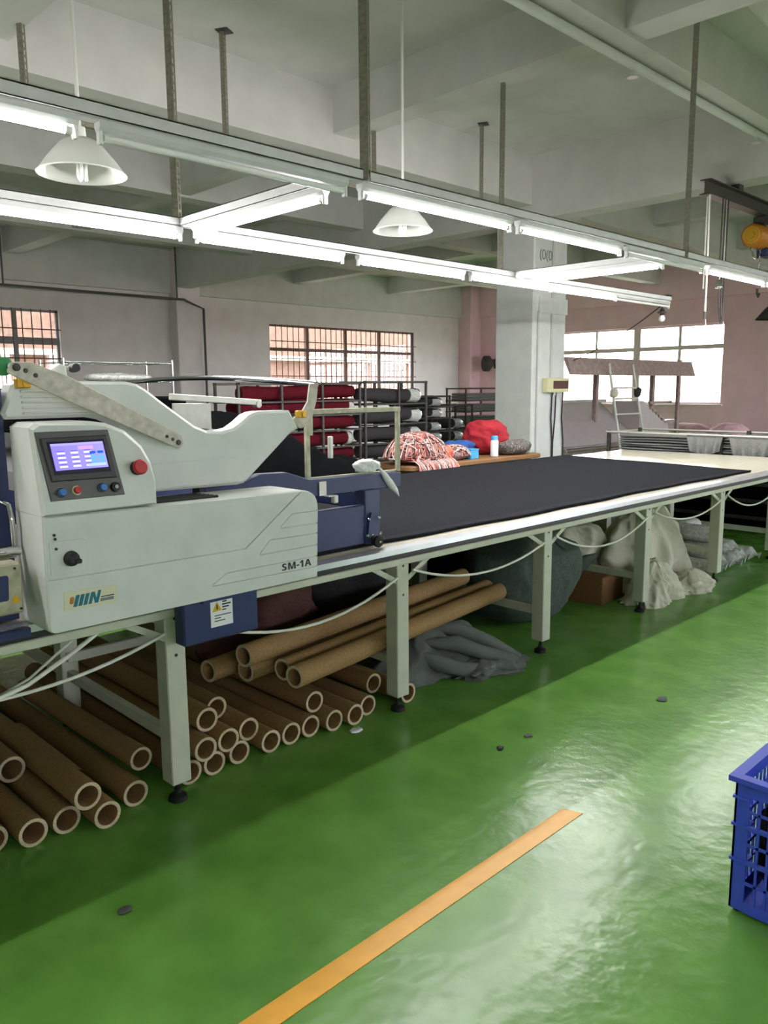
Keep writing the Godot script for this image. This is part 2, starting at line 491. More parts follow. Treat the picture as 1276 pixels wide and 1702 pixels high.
func tube_light(lit: bool, length: float, label: String, group: String) -> Node3D:
	var t := thing("fluorescent_light", label, "tube light", Vector3.ZERO, group)
	var h := length * 0.5
	obj("tube", MB.new().cyl(Vector3(-h + 0.02, -0.035, 0), Vector3(h - 0.02, -0.035, 0), 0.0135, 12), M.tube_glow if lit else M.unlit, t)
	var b := MB.new()
	b.prism(PackedVector2Array([Vector2(-0.024, 0.0), Vector2(-0.014, -0.016), Vector2(0.014, -0.016), Vector2(0.024, 0.0), Vector2(0.024, 0.018), Vector2(-0.024, 0.018)]), -h, h, 0.0, Transform3D(Basis(Vector3(0, 0, 1), Vector3(0, 1, 0), Vector3(-1, 0, 0)), Vector3.ZERO))
	obj("batten", b, M.rail, t)
	for s in [-1.0, 1.0]:
		var k := MB.new()
		k.bbox(Vector3(s * (h - 0.008), -0.03, 0), Vector3(0.016, 0.062, 0.03), 0.004)
		k.cyl(Vector3(s * (h - 0.02), -0.035, 0), Vector3(s * (h - 0.045), -0.035, 0), 0.0145, 12)
		obj("lamp_holder", k, M.unlit, t)
	if lit:
		for s in [-1.0, 1.0]:
			var l := AreaLight3D.new()
			l.name = "tube_area_light"
			l.area_size = Vector2(length - 0.06, 0.026)
			l.light_color = Color(1.0, 0.985, 0.985)
			l.light_energy = 1.0
			l.shadow_enabled = true
			l.rotation_degrees = Vector3(-90.0 + s * 60.0, 0, 0)
			l.position = Vector3(0, -0.035, 0) - l.basis.z * 0.017
			t.add_child(l, true)
	return t

func slotted_post(called: String, at: Vector3, y1: float, label: String, plate: bool, turn := 0.0, y0 := 2.55) -> void:
	var t := thing(called, label, "post", Vector3(at.x, y0, at.z), label.replace("slotted", "row of slotted"))
	var b := MB.new()
	var w := 0.04
	var c := Basis(Vector3.UP, turn)
	var o := Vector3(at.x, 0, at.z)
	# an angle profile: plain flange, and a flange with a row of real slots
	b.box(o + Vector3(0, (y0 + y1) * 0.5, 0) + c * Vector3(-w * 0.5, 0, -w * 0.5), Vector3(0.0035, y1 - y0, w), c)
	for e in [-0.5, 0.5]:
		b.box(o + Vector3(0, (y0 + y1) * 0.5, 0) + c * Vector3(e * (w - 0.013), 0, 0), Vector3(0.013, y1 - y0, 0.0035), c)
	var y := y0
	while y < y1 - 0.03:
		b.box(o + Vector3(0, y + 0.009, 0), Vector3(w - 0.02, 0.018, 0.0034), c)
		y += 0.05
	obj("angle_bar", b, M.galvanised, t)
	if plate:
		obj("ceiling_plate", MB.new().bbox(o + Vector3(0, y1 - 0.005, 0), Vector3(0.12, 0.01, 0.12), 0.002, c), M.dark_steel, t)

func light_rails() -> void:
	# the frame of channels that carries the tubes
	var near_z := -2.99
	var far_z := -4.54
	var r := thing("lighting_rail", "white metal channel frame carrying the fluorescent tubes above the table", "rail", Vector3(4, 2.55, -3.8))
	var U := func(a: Vector3, b: Vector3) -> MB:
		var m := MB.new()
		var along_x := absf(b.x - a.x) > absf(b.z - a.z)
		var side := Vector3(0, 0, 0.045) if along_x else Vector3(0.045, 0, 0)
		m.span(a - side + Vector3(0, 0.045, 0), b + side + Vector3(0, 0.05, 0))
		m.span(a - side, b - side * 0.92 + Vector3(0, 0.05, 0))
		m.span(a + side * 0.92, b + side + Vector3(0, 0.05, 0))
		m.span(a - side + Vector3(0, 0.0, 0), b - side * 0.6 + Vector3(0, 0.004, 0))
		m.span(a + side * 0.6, b + side + Vector3(0, 0.004, 0))
		m.span(a - side * 0.55 + Vector3(0, -0.006, 0), b + side * 0.55 + Vector3(0, 0.03, 0))
		return m
	obj("channel", U.call(Vector3(-3.0, 2.551, near_z), Vector3(10.5, 2.551, near_z)), M.rail, r)
	obj("channel", U.call(Vector3(-3.0, 2.551, far_z), Vector3(9.15, 2.551, far_z)), M.rail, r)
	for x in [2.69, 6.11, -0.9]:
		obj("channel", U.call(Vector3(x, 2.551, far_z + 0.05), Vector3(x, 2.551, near_z - 0.05)), M.rail, r)
	var lit_near := tube_light(true, 1.22, "lit fluorescent tube on the channel over the near table edge", "lit tubes over the near table edge")
	lit_near.position = Vector3(0.74, 2.527, near_z)
	for x in [-0.55, -1.85, 3.37, 4.66, 7.30, 8.55]:
		copy(lit_near, Vector3(x, 2.527, near_z))
	var off := tube_light(false, 1.24, "unlit fluorescent tube on the channel over the near table edge", "dark tubes over the near table edge")
	off.position = Vector3(2.05, 2.527, near_z)
	copy(off, Vector3(5.97, 2.527, near_z))
	var lit_far := tube_light(true, 1.24, "lit fluorescent tube on the channel over the far table edge", "lit tubes over the far table edge")
	lit_far.position = Vector3(2.06, 2.527, far_z)
	for x in [0.75, -0.55, -1.85, 3.40, 4.78, 6.10, 7.33]:
		copy(lit_far, Vector3(x, 2.527, far_z))
	var off_far := copy(off, Vector3(8.55, 2.527, far_z), "unlit fluorescent tube at the end of the far channel")
	off_far.remove_meta("group")
	var c1 := copy(lit_far, Vector3(2.69, 2.527, -3.78), "lit fluorescent tube on the cross channel above the spreading machine side", PI / 2)
	c1.set_meta("label", "lit fluorescent tube on the cross channel beside the slotted posts")
	c1.set_meta("group", "lit tubes on the cross channels")
	var c2 := copy(lit_far, Vector3(6.11, 2.527, -3.70), "lit fluorescent tube on the cross channel beside the slotted posts", PI / 2)
	c2.set_meta("group", "lit tubes on the cross channels")
	var lab := "slotted steel angle post hanging from the ceiling to the near light channel"
	var lab_far := "slotted steel angle post hanging from the ceiling to the far light channel"
	slotted_post("hanging_post", Vector3(2.775, 0, -2.935), SLAB, lab, false, 0.5)
	slotted_post("hanging_post", Vector3(6.21, 0, -2.935), SLAB, lab, false, 0.5)
	slotted_post("hanging_post", Vector3(2.71, 0, -4.60), SLAB, lab_far, false, 0.5, 2.605)
	slotted_post("hanging_post", Vector3(6.02, 0, -4.60), 4.22, lab_far, false, 0.5, 2.605)
	slotted_post("hanging_post", Vector3(-0.9, 0, -2.935), SLAB, lab, false, 0.5)
	# the higher strut behind, on its own short posts
	single("ceiling_strut", MB.new().span(Vector3(-3, 3.60, -6.36), Vector3(12, 3.64, -6.32)), M.galvanised, "long horizontal steel strut carried by short posts below the ceiling", "strut")
	var lab2 := "short slotted post between the ceiling and the high steel strut"
	slotted_post("short_post", Vector3(2.50, 0, -6.33), 4.22, lab2, false, 0.5, 3.641)
	slotted_post("short_post", Vector3(4.25, 0, -6.33), SLAB, lab2, true, 0.5, 3.641)
	slotted_post("short_post", Vector3(6.08, 0, -6.33), 4.22, lab2, false, 0.5, 3.641)
	slotted_post("short_post", Vector3(7.87, 0, -6.33), SLAB, lab2, true, 0.5, 3.641)

# ------------------------------------------------------------------ the long table
func cutting_table() -> void:
	var t := thing("cutting_table", "long pale cutting table on white square steel legs", "table", Vector3(3.5, 0, -3.6))
	var x0 := -2.2
	var x1 := 8.5
	obj("table_top", MB.new().bbox(Vector3((x0 + x1) * 0.5, 0.805, -3.61), Vector3(x1 - x0, 0.036, 2.18), 0.004), M.tabletop, t)
	var e := MB.new()
	e.prism(rounded([Vector2(-2.512, 0.801), Vector2(-2.495, 0.801), Vector2(-2.495, 0.826), Vector2(-2.56, 0.826), Vector2(-2.56, 0.8233), Vector2(-2.512, 0.8233)], 0.0), x0, x1, 0.0, Transform3D(Basis(Vector3(0, 0, 1), Vector3(0, 1, 0), Vector3(1, 0, 0)), Vector3.ZERO))
	obj("edge_profile", e, M.alu, t)
	obj("groove_strip", MB.new().span(Vector3(x0, 0.776, -2.519), Vector3(x1, 0.801, -2.509)), M.black, t)
	obj("lower_rail", MB.new().bbox(Vector3((x0 + x1) * 0.5, 0.7610, -2.53), Vector3(x1 - x0, 0.030, 0.07), 0.003), M.leg, t)
	obj("lower_rail", MB.new().bbox(Vector3((x0 + x1) * 0.5, 0.7625, -3.57), Vector3(x1 - x0, 0.04, 0.05), 0.003), M.leg, t)
	obj("lower_rail", MB.new().bbox(Vector3((x0 + x1) * 0.5, 0.7625, -4.66), Vector3(x1 - x0, 0.04, 0.05), 0.003), M.leg, t)
	var leg_m := MB.new().bbox(Vector3(0, 0.4115, 0), Vector3(0.08, 0.667, 0.08), 0.004).done()
	var foot := MB.new()
	foot.cyl(Vector3(0, 0.02, 0), Vector3(0, 0.08, 0), 0.008, 10)
	foot.lathe([Vector2(0, 0.045), Vector2(0.012, 0.045), Vector2(0.014, 0.03), Vector2(0.034, 0.018), Vector2(0.037, 0.0), Vector2(0, 0.0)], Transform3D(), 18, false)
	var foot_m := foot.done()
	var hole_m := MB.new().cyl(Vector3(0, 0, 0), Vector3(0, 0, 0.0012), 0.006, 10).done()
	for i in range(-2, 6):
		var x := 1.4 + 1.2 * i
		for z in [-2.585, -3.57, -4.63]:
			var l := obj("leg", leg_m, M.leg, t)
			l.position += Vector3(x, 0, z)
			var f := MeshInstance3D.new()
			f.name = "levelling_foot"
			f.mesh = foot_m
			f.material_override = M.rubber
			l.add_child(f, true)
			if z > -3.0:
				for y in [0.725, 0.585]:
					var h := MeshInstance3D.new()
					h.name = "bolt_hole"
					h.mesh = hole_m
					h.material_override = M.black
					h.position = Vector3(0, y, 0.0405)
					l.add_child(h, true)
				for s in [-1.0, 1.0]:
					var br := MB.new()
					br.box(Vector3(x + s * 0.107, 0.694, z + 0.03), Vector3(0.215, 0.024, 0.004), Basis(Vector3(0, 0, 1), s * 0.505))
					obj("bracket", br, M.leg, t)
		obj("cross_bar", MB.new().bbox(Vector3(x, 0.25, -3.08), Vector3(0.035, 0.045, 0.91), 0.003), M.leg, t)
		obj("cross_bar", MB.new().bbox(Vector3(x, 0.25, -4.10), Vector3(0.035, 0.045, 0.98), 0.003), M.leg, t)
	obj("stretcher", MB.new().bbox(Vector3(2.0, 0.34, -3.515), Vector3(1.24, 0.045, 0.03), 0.003), M.leg, t)
	# the layers of dark cloth spread on the table
	var top := func(u: float, v: float) -> Vector3:
		var x := lerpf(1.55, lerpf(6.93, 7.25, v), u)
		var z := lerpf(-2.64, -4.69, v)
		if v == 0.0:
			z += 0.012 * sin(x * 2.1) + 0.008 * sin(x * 7.3)
		if u == 1.0:
			x += 0.02 * sin(z * 5.0)
		return Vector3(x, 0.0405 + 0.0012 * sin(x * 3.0 + z * 2.0) + 0.797, z)
	var c := MB.new()
	c.grid(60, 24, top)
	for v in [0.0, 1.0]:
		for k in 60:
			var a: Vector3 = top.call(k / 60.0, v)
			var b: Vector3 = top.call((k + 1) / 60.0, v)
			c.quad(a, b, Vector3(b.x, 0.8232, b.z + (0.006 if v == 0.0 else -0.004)), Vector3(a.x, 0.8232, a.z + (0.006 if v == 0.0 else -0.004)))
	for u in [0.0, 1.0]:
		for k in 24:
			var a: Vector3 = top.call(u, k / 24.0)
			var b: Vector3 = top.call(u, (k + 1) / 24.0)
			c.quad(a, b, Vector3(b.x, 0.8232, b.z), Vector3(a.x, 0.8232, a.z))
	var cl := thing("fabric_spread", "smooth layers of charcoal fabric spread flat over the cutting table", "fabric", Vector3(4.3, 0.824, -3.66))
	obj("top_ply", c, M.cloth_top, cl)
	var hem := MB.new()
	var pts := []
	for k in 61:
		pts.append(top.call(k / 60.0, 0.0) + Vector3(0, -0.003, 0.004))
	hem.tube(pts, 0.007, 6)
	obj("selvedge", hem, M.cloth_dark, cl)
	# white cable hung in loops from bracket to bracket
	var loops := thing("hanging_cable", "white cable looped from leg to leg under the table front", "cable", Vector3(3.8, 0.6, -2.53))
	for i in range(-1, 6):
		var a := Vector3(1.45 + 1.2 * i, 0.70, -2.53)
		var b := Vector3(2.55 + 1.2 * i, 0.68, -2.53)
		var p := []
		for k in 17:
			var s := k / 16.0
			p.append(a.lerp(b, s) + Vector3(0, -0.5 * s * (1.0 - s) * (1.0 if i % 2 == 0 else 0.75), 0.0))
		obj("cable_loop", MB.new().tube(p, 0.0065, 8), M.cable_white, loops)

# ------------------------------------------------------------------ the spreading machine
func V2(a: Array) -> PackedVector2Array:
	var o := PackedVector2Array()
	for i in range(0, a.size(), 2):
		o.append(Vector2(a[i], a[i + 1]))
	return o

func pts2(a: Array) -> Array:
	var o := []
	for i in range(0, a.size(), 2):
		o.append(Vector2(a[i], a[i + 1]))
	return o

func screen_texture() -> ImageTexture:
	var im := Image.create(160, 96, false, Image.FORMAT_RGBA8)
	for y in 96:
		for x in 160:
			im.set_pixel(x, y, Color(0.55, 0.50, 0.95).lerp(Color(0.62, 0.60, 1.0), x / 160.0))
	im.fill_rect(Rect2i(0, 0, 160, 8), Color(0.68, 0.64, 0.95))
	im.fill_rect(Rect2i(80, 12, 46, 14), Color(0.80, 0.62, 0.92))
	for r in 4:
		for c in 3:
			im.fill_rect(Rect2i(14 + c * 40, 32 + r * 16, 24, 7), Color(0.90, 0.88, 1.0))
			im.fill_rect(Rect2i(16 + c * 40, 27 + r * 16, 20, 2), Color(0.35, 0.32, 0.70))
	for c in 2:
		im.fill_rect(Rect2i(112 + c * 24, 34, 18, 9), Color(0.12, 0.35, 0.80))
		im.fill_rect(Rect2i(112 + c * 24, 48, 18, 30), Color(0.42, 0.68, 1.0))
	im.fill_rect(Rect2i(100, 78, 56, 10), Color(0.70, 0.80, 1.0))
	return ImageTexture.create_from_image(im)

func label_lines(parent: Node3D, at: Vector3, rows: Array, m: Material) -> void:
	for r in rows:
		obj("text_line", MB.new().box(at + Vector3(r[0], r[1], 0.0006), Vector3(r[2], r[3], 0.001)), m, parent)

func spreading_machine() -> void:
	var t := thing("spreading_machine", "white and blue fabric spreading machine riding on the cutting table", "machine", Vector3(1.4, 0.83, -3.3))
	# lower cover, rounded at its right end
	var cover := rounded(pts2([0.872, 0.829, 1.905, 0.829, 1.918, 1.172, 0.876, 1.185]), [0.02, 0.004, 0.075, 0.0], 7)
	var lower := obj("lower_cover", MB.new().prism(cover, -2.556, -2.337, 0.006), M.white, t)
	# the front skin is split by real grooves
	var skin := rounded(pts2([0.874, 0.831, 1.903, 0.831, 1.916, 1.170, 0.878, 1.183]), [0.02, 0.004, 0.075, 0.0], 7)
	var pieces: Array = [skin]
	var slit := func(a: Vector2, c: Vector2, w: float) -> PackedVector2Array:
		var d := (c - a).normalized()
		var nn := Vector2(-d.y, d.x) * w * 0.5
		return PackedVector2Array([a + nn, a - nn, c - nn, c + nn])
	for g in [[0.86, 0.996, 1.577, 0.990], [1.575, 0.9885, 1.845, 1.18], [1.793, 1.092, 1.95, 1.090], [1.732, 1.044, 1.95, 1.041], [1.687, 1.006, 1.95, 1.002], [1.637, 0.958, 1.95, 0.957], [1.497, 0.915, 1.95, 0.913], [1.436, 0.878, 1.95, 0.872]]:
		var next: Array = []
		for p in pieces:
			next.append_array(Geometry2D.clip_polygons(p, slit.call(Vector2(g[0], g[1]), Vector2(g[2], g[3]), 0.0032)))
		pieces = next
	for p in pieces:
		obj("skin_panel", MB.new().prism(p, -2.3375, -2.330, 0.0012), M.white, lower)
	for g in [[1.436, 0.880, 1.495, 0.913], [1.640, 0.962, 1.685, 1.004], [1.735, 1.048, 1.790, 1.090]]:
		obj("emboss", MB.new().prism(slit.call(Vector2(g[0], g[1]), Vector2(g[2], g[3]), 0.006), -2.331, -2.3275, 0.001), M.white, lower)
	obj("field", MB.new().prism(rounded(pts2([0.886, 1.008, 1.00, 1.008, 1.00, 1.108, 0.886, 1.112]), [0, 0.02, 0.02, 0], 4), -2.332, -2.3285, 0.0015), M.white, lower)
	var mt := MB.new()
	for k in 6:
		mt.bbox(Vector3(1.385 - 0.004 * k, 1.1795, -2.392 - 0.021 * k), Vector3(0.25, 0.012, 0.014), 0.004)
	obj("dark_slot_ridges", mt, M.rubber, lower)  # black ridges stand in for the shaded recess in the cover top
	var kn := MB.new()
	kn.lathe([Vector2(0, 0.022), Vector2(0.012, 0.022), Vector2(0.014, 0.016), Vector2(0.022, 0.012), Vector2(0.024, 0.0)], Transform3D(Basis(Vector3.RIGHT, PI / 2), Vector3(0.949, 1.053, -2.328)), 18, false)
	kn.bbox(Vector3(0.962, 1.045, -2.310), Vector3(0.022, 0.014, 0.014), 0.003)
	obj("round_knob", kn, M.black, lower, "black round knob")
	for p in [[0.903, 1.130], [0.905, 1.118], [0.906, 1.088]]:
		obj("screw", MB.new().cyl(Vector3(p[0], p[1], -2.3275), Vector3(p[0], p[1], -2.325), 0.0045, 8), M.ink, lower)
	# maker's plate with its slanted blue mark
	var plate := obj("logo_plate", MB.new().prism(V2([0.917, 0.894, 1.085, 0.891, 1.087, 0.947, 0.920, 0.952]), -2.3302, -2.3285, 0.0005), M.sticker_cream, lower, "cream plate with a slanted blue logo")
	for k in 3:
		var ax := 0.945 + k * 0.0155
		obj("logo_stroke", MB.new().prism(V2([ax, 0.902, ax + 0.012, 0.902, ax + 0.023, 0.937, ax + 0.011, 0.937]), -2.3286, -2.3278), M.teal, plate)
	obj("logo_stroke", MB.new().prism(V2([0.992, 0.902, 1.003, 0.902, 1.009, 0.924, 1.013, 0.902, 1.024, 0.902, 1.036, 0.940, 1.026, 0.940, 1.019, 0.917, 1.015, 0.938, 1.004, 0.938]), -2.3286, -2.3278), M.teal, plate)
	obj("logo_dot", MB.new().prism(rounded(pts2([0.934, 0.912, 0.946, 0.912, 0.951, 0.934, 0.938, 0.934]), 0.005, 4), -2.3286, -2.3278), M.orange, plate)
	obj("logo_bar", MB.new().prism(V2([1.030, 0.904, 1.074, 0.903, 1.076, 0.913, 1.033, 0.913]), -2.3286, -2.3278), M.ink_grey, plate)
	obj("logo_bar", MB.new().prism(V2([1.034, 0.916, 1.076, 0.916, 1.077, 0.9195, 1.035, 0.919]), -2.3286, -2.3278), M.ink, plate)
	var font := SystemFont.new()
	font.font_names = PackedStringArray(["Droid Sans"])
	font.font_weight = 700
	font.font_italic = true
	var tm := TextMesh.new()
	tm.text = "SM-1A"
	tm.font = font
	tm.font_size = 32
	tm.pixel_size = 0.00115
	tm.depth = 0.0016
	var txt := MeshInstance3D.new()
	txt.name = "model_lettering"
	txt.mesh = tm
	txt.material_override = M.ink
	lower.add_child(txt, true)
	txt.scale = Vector3(1.28, 1, 1)
	txt.position = Vector3(1.803, 0.894, -2.3290)
	txt.set_meta("label", "black slanted letters SM-1A")
	# console with the control panel, leaning back
	var con := MB.new()
	var out := V2([0.876, 1.186, 1.245, 1.186, 1.254, 1.261, 1.247, 1.320, 1.224, 1.373, 1.174, 1.425, 1.112, 1.452, 1.065, 1.459, 0.900, 1.459, 0.878, 1.445])
	var n := out.size()
	var front := []
	var mid := []
	var back := []
	for p in out:
		var zf := -2.33 - 0.22 * (p.y - 1.19)
		var cc := Vector2(1.06, 1.31)
		var q: Vector2 = p + (cc - p).normalized() * 0.012
		front.append(Vector3(q.x, q.y, zf))
		mid.append(Vector3(p.x, p.y, zf - 0.012))
		back.append(Vector3(p.x, p.y, -2.548))
	con.st.set_smooth_group(-1)
	for i in n:
		var j := (i + 1) % n
		con.quad(front[i], front[j], mid[j], mid[i])
		con.quad(mid[i], mid[j], back[j], back[i])
	var ids := Geometry2D.triangulate_polygon(out)
	for i in range(0, ids.size(), 3):
		con.tri(front[ids[i]], front[ids[i + 1]], front[ids[i + 2]])
		con.tri(back[ids[i]], back[ids[i + 1]], back[ids[i + 2]])
	obj("console", con, M.white, t)
	var lean := Basis(Vector3.RIGHT, -atan(0.22))
	var F := func(x: float, y: float, d: float) -> Vector3:   # a point on the leaning console face, d in front of it
		return Vector3(x, y, -2.33 - 0.22 * (y - 1.19)) + lean * Vector3(0, 0, d)
	var on_face := func(poly: Array, d0: float, d1: float, bev: float) -> MB:
		var q := PackedVector2Array()
		for i in range(0, poly.size(), 2):
			q.append(Vector2(poly[i] - 1.0, (poly[i + 1] - 1.33) * 1.024))
		return MB.new().prism(q, d0, d1, bev, Transform3D(lean, F.call(1.0, 1.33, 0.0)))
	var cp := obj("control_panel", on_face.call([0.888, 1.432, 1.113, 1.431, 1.136, 1.228, 0.905, 1.229], -0.002, 0.004, 0.0015), M.gunmetal, t, "grey control panel with a touch screen and push buttons")
	var bz := obj("screen_bezel", on_face.call([0.899, 1.413, 1.104, 1.414, 1.118, 1.282, 0.914, 1.284], 0.003, 0.010, 0.003), M.bezel, cp)
	obj("screen_border", on_face.call([0.915, 1.401, 1.091, 1.402, 1.100, 1.302, 0.924, 1.303], 0.009, 0.0108, 0.0005), M.screen_edge, bz)
	var sc := mat(Color(0.02, 0.02, 0.03), 0.15)
	sc.emission_enabled = true
	sc.emission_texture = screen_texture()
	sc.emission = Color(0, 0, 0)
	sc.emission_energy_multiplier = 0.85
	var sq := MB.new()
	sq.uvquad(F.call(0.924, 1.394, 0.0114), F.call(1.086, 1.395, 0.0114), F.call(1.093, 1.316, 0.0114), F.call(0.930, 1.315, 0.0114))
	obj("touch_screen", sq, sc, cp, "lit violet touch screen with rows of fields")
	var sl := AreaLight3D.new()
	sl.name = "screen_glow"
	sl.area_size = Vector2(0.16, 0.08)
	sl.light_color = Color(0.62, 0.6, 1.0)
	sl.light_energy = 0.008
	sl.shadow_enabled = true
	sl.basis = lean * Basis(Vector3.UP, PI)
	t.add_child(sl, true)
	sl.position = F.call(1.008, 1.355, 0.0125) - offs[t]
	var face_lathe := func(prof: Array, x: float, y: float) -> MB:
		return MB.new().lathe(prof, Transform3D(lean * Basis(Vector3.RIGHT, PI / 2), F.call(x, y, 0.003)), 18, false)
	var cap := [Vector2(0, 0.020), Vector2(0.0095, 0.020), Vector2(0.0108, 0.018), Vector2(0.0108, 0.007)]
	var ring := [Vector2(0.0108, 0.007), Vector2(0.0145, 0.006), Vector2(0.015, 0.0)]
	for b in [[0.938, 1.251, M.btn_blue, "blue push button"], [0.984, 1.254, M.btn_red, "red push button"], [1.064, 1.255, M.btn_blue, "blue push button"]]:
		var rg := obj("button_ring", face_lathe.call(ring, b[0], b[1]), M.bezel if b[2] == M.btn_blue else M.sticker_cream, cp)
		obj("push_button", face_lathe.call(cap, b[0], b[1]), b[2], rg, b[3])
	var key := obj("key_switch", face_lathe.call([Vector2(0, 0.013), Vector2(0.007, 0.013), Vector2(0.0075, 0.015), Vector2(0.014, 0.014), Vector2(0.016, 0.0)], 1.106, 1.253), M.black, cp)
	obj("key_barrel", face_lathe.call([Vector2(0, 0.0165), Vector2(0.006, 0.0165), Vector2(0.0068, 0.0135)], 1.106, 1.253), M.chrome, key)
	var es := obj("emergency_stop", face_lathe.call([Vector2(0, 0.030), Vector2(0.020, 0.030), Vector2(0.0245, 0.026), Vector2(0.0245, 0.019), Vector2(0.016, 0.015), Vector2(0.016, 0.0)], 1.190, 1.306), M.btn_red, t, "large red emergency stop button")
	obj("collar", face_lathe.call([Vector2(0.016, 0.010), Vector2(0.022, 0.008), Vector2(0.023, -0.003)], 1.190, 1.306), M.black, es)
	# cradle side plates: the near one and its twin across the table
	var boat := V2([0.872, 1.466, 0.862, 1.485, 0.876, 1.516, 0.898, 1.571, 0.937, 1.588, 1.048, 1.583, 1.274, 1.582, 1.313, 1.574, 1.346, 1.556, 1.405, 1.512, 1.474, 1.463, 1.533, 1.422, 1.583, 1.402, 1.648, 1.397, 1.700, 1.407, 1.737, 1.428, 1.773, 1.454, 1.800, 1.464, 1.830, 1.468, 1.968, 1.468, 2.012, 1.394, 1.965, 1.371, 1.754, 1.203, 1.735, 1.193, 1.706, 1.189, 1.30, 1.196, 1.30, 1.34, 1.243, 1.433, 1.190, 1.456, 1.140, 1.466])
	for z in [-2.56, -4.40]:
		var bp := obj("side_plate", MB.new().prism(boat, z - 0.085, z, 0.010), M.white, t, "white side plate with a dipped cradle edge" if z > -3.0 else "")
		if z > -3.0:
			for k in 5:
				obj("vent_rib", MB.new().bbox(Vector3(1.015 + k * 0.012, 1.552 - k * 0.017, z + 0.001), Vector3(0.19 + k * 0.022, 0.009, 0.008), 0.003), M.white, bp)
			obj("moulded_line", MB.new().prism(V2([1.30, 1.298, 1.700, 1.305, 1.715, 1.300, 1.715, 1.296, 1.30, 1.291]), z - 0.003, z + 0.0025, 0.001), M.white, bp)
			obj("lower_lip", MB.new().bbox(Vector3(1.51, 1.205, z + 0.002), Vector3(0.40, 0.008, 0.008), 0.002), M.white, bp)
	# long lever and its bolts
	var lv := obj("lever_arm", MB.new().prism(rounded(pts2([0.872, 1.608, 0.885, 1.640, 0.945, 1.640, 1.052, 1.600, 1.450, 1.394, 1.455, 1.364, 1.438, 1.345, 1.05, 1.520]), [0.008, 0.012, 0.01, 0, 0.01, 0.008, 0.01, 0], 3), -2.526, -2.514, 0.002), M.lever, t, "worn grey steel lever arm")
	for p in [[0.900, 1.624, 0.012], [0.926, 1.614, 0.007], [0.955, 1.600, 0.007], [1.390, 1.392, 0.006], [1.412, 1.381, 0.006], [1.434, 1.369, 0.010]]:
		obj("bolt", MB.new().lathe([Vector2(0, 0.006), Vector2(p[2] * 0.7, 0.006), Vector2(p[2], 0.003), Vector2(p[2], 0)], Transform3D(Basis(Vector3.RIGHT, PI / 2), Vector3(p[0], p[1], -2.5145)), 10, false), M.dark_steel, lv)
	obj("pivot_pin", MB.new().cyl(Vector3(1.434, 1.369, -2.562), Vector3(1.434, 1.369, -2.52), 0.008, 10), M.steel, lv)
	obj("green_roller", MB.new().cyl(Vector3(0.872, 1.627, -2.535), Vector3(0.872, 1.627, -4.45), 0.028, 20), M.green, t, "green covered roller")
	obj("roller_shaft", MB.new().cyl(Vector3(0.885, 1.627, -2.515), Vector3(0.885, 1.627, -2.60), 0.010, 12), M.chrome, t)
	obj("hinge_plate", MB.new().prism(V2([1.005, 1.584, 1.018, 1.606, 1.068, 1.640, 1.088, 1.634, 1.092, 1.584]), -2.645, -2.60, 0.004), M.white, t)
	obj("pivot_knob", MB.new().lathe([Vector2(0, 0.03), Vector2(0.014, 0.03), Vector2(0.016, 0.0), Vector2(0, 0)], Transform3D(Basis(Vector3.RIGHT, PI / 2), Vector3(1.132, 1.628, -2.655)), 14, false), M.black, t)
	obj("knob_stem", MB.new().cyl(Vector3(1.088, 1.626, -2.65), Vector3(1.135, 1.628, -2.655), 0.006, 8), M.steel, t)
	for p in [[0.925, 1.577], [2.010, 1.452]]:
		var yb := MB.new()
		yb.bbox(Vector3(p[0], p[1], -2.545), Vector3(0.045, 0.030, 0.026), 0.004)
		yb.cyl(Vector3(p[0] + 0.005, p[1] - 0.002, -2.534), Vector3(p[0] + 0.005, p[1] - 0.002, -2.526), 0.010, 10)
		obj("bearing_block", yb, M.brass, t)
	obj("end_bracket", MB.new().prism(rounded(pts2([2.098, 1.575, 2.142, 1.575, 2.132, 1.505, 2.106, 1.435, 2.078, 1.400, 2.040, 1.390, 2.000, 1.432, 2.050, 1.455, 2.084, 1.500]), [0.012, 0.012, 0.0, 0.02, 0.02, 0.02, 0.01, 0.02, 0.0], 4), -2.60, -2.588, 0.002), M.lever, t)
	var bar := []
	for k in 15:
		var s := k / 14.0
		bar.append(Vector3(2.135, 1.572 + 0.03 * sin(PI * s) + 0.02 * s, lerpf(-2.592, -4.42, s)))
	obj("tension_bar", MB.new().tube(bar, 0.0125, 14), M.chrome, t, "bright steel bar across the cradle")
	# cradle bed between the side plates
	obj("cradle_bed", MB.new().prism(V2([0.95, 1.22, 1.70, 1.22, 1.95, 1.36, 1.92, 1.38, 1.68, 1.26, 1.0, 1.27]), -4.40, -2.65, 0.0), M.black, t)
	obj("blue_column", MB.new().span(Vector3(0.74, 0.83, -2.90), Vector3(0.872, 1.56, -2.58)), M.blue, t)
	var ar := obj("feed_arm", MB.new().bbox(Vector3(2.10, 1.505, -3.30), Vector3(0.50, 0.03, 0.03), 0.003, Basis(Vector3(0, 0, 1), -0.07)), M.steel, t)
	obj("end_roller", MB.new().cyl(Vector3(2.33, 1.478, -3.32), Vector3(2.33, 1.478, -3.28), 0.016, 12), M.steel, ar)
	obj("steel_plate", MB.new().prism(V2([1.88, 1.36, 2.08, 1.36, 2.08, 1.488, 1.88, 1.492]), -3.34, -3.325, 0.002), M.steel, t)
	obj("roll_box", MB.new().bbox(Vector3(1.78, 1.44, -4.05), Vector3(0.9, 0.16, 0.5), 0.01), M.cloth_black, t)
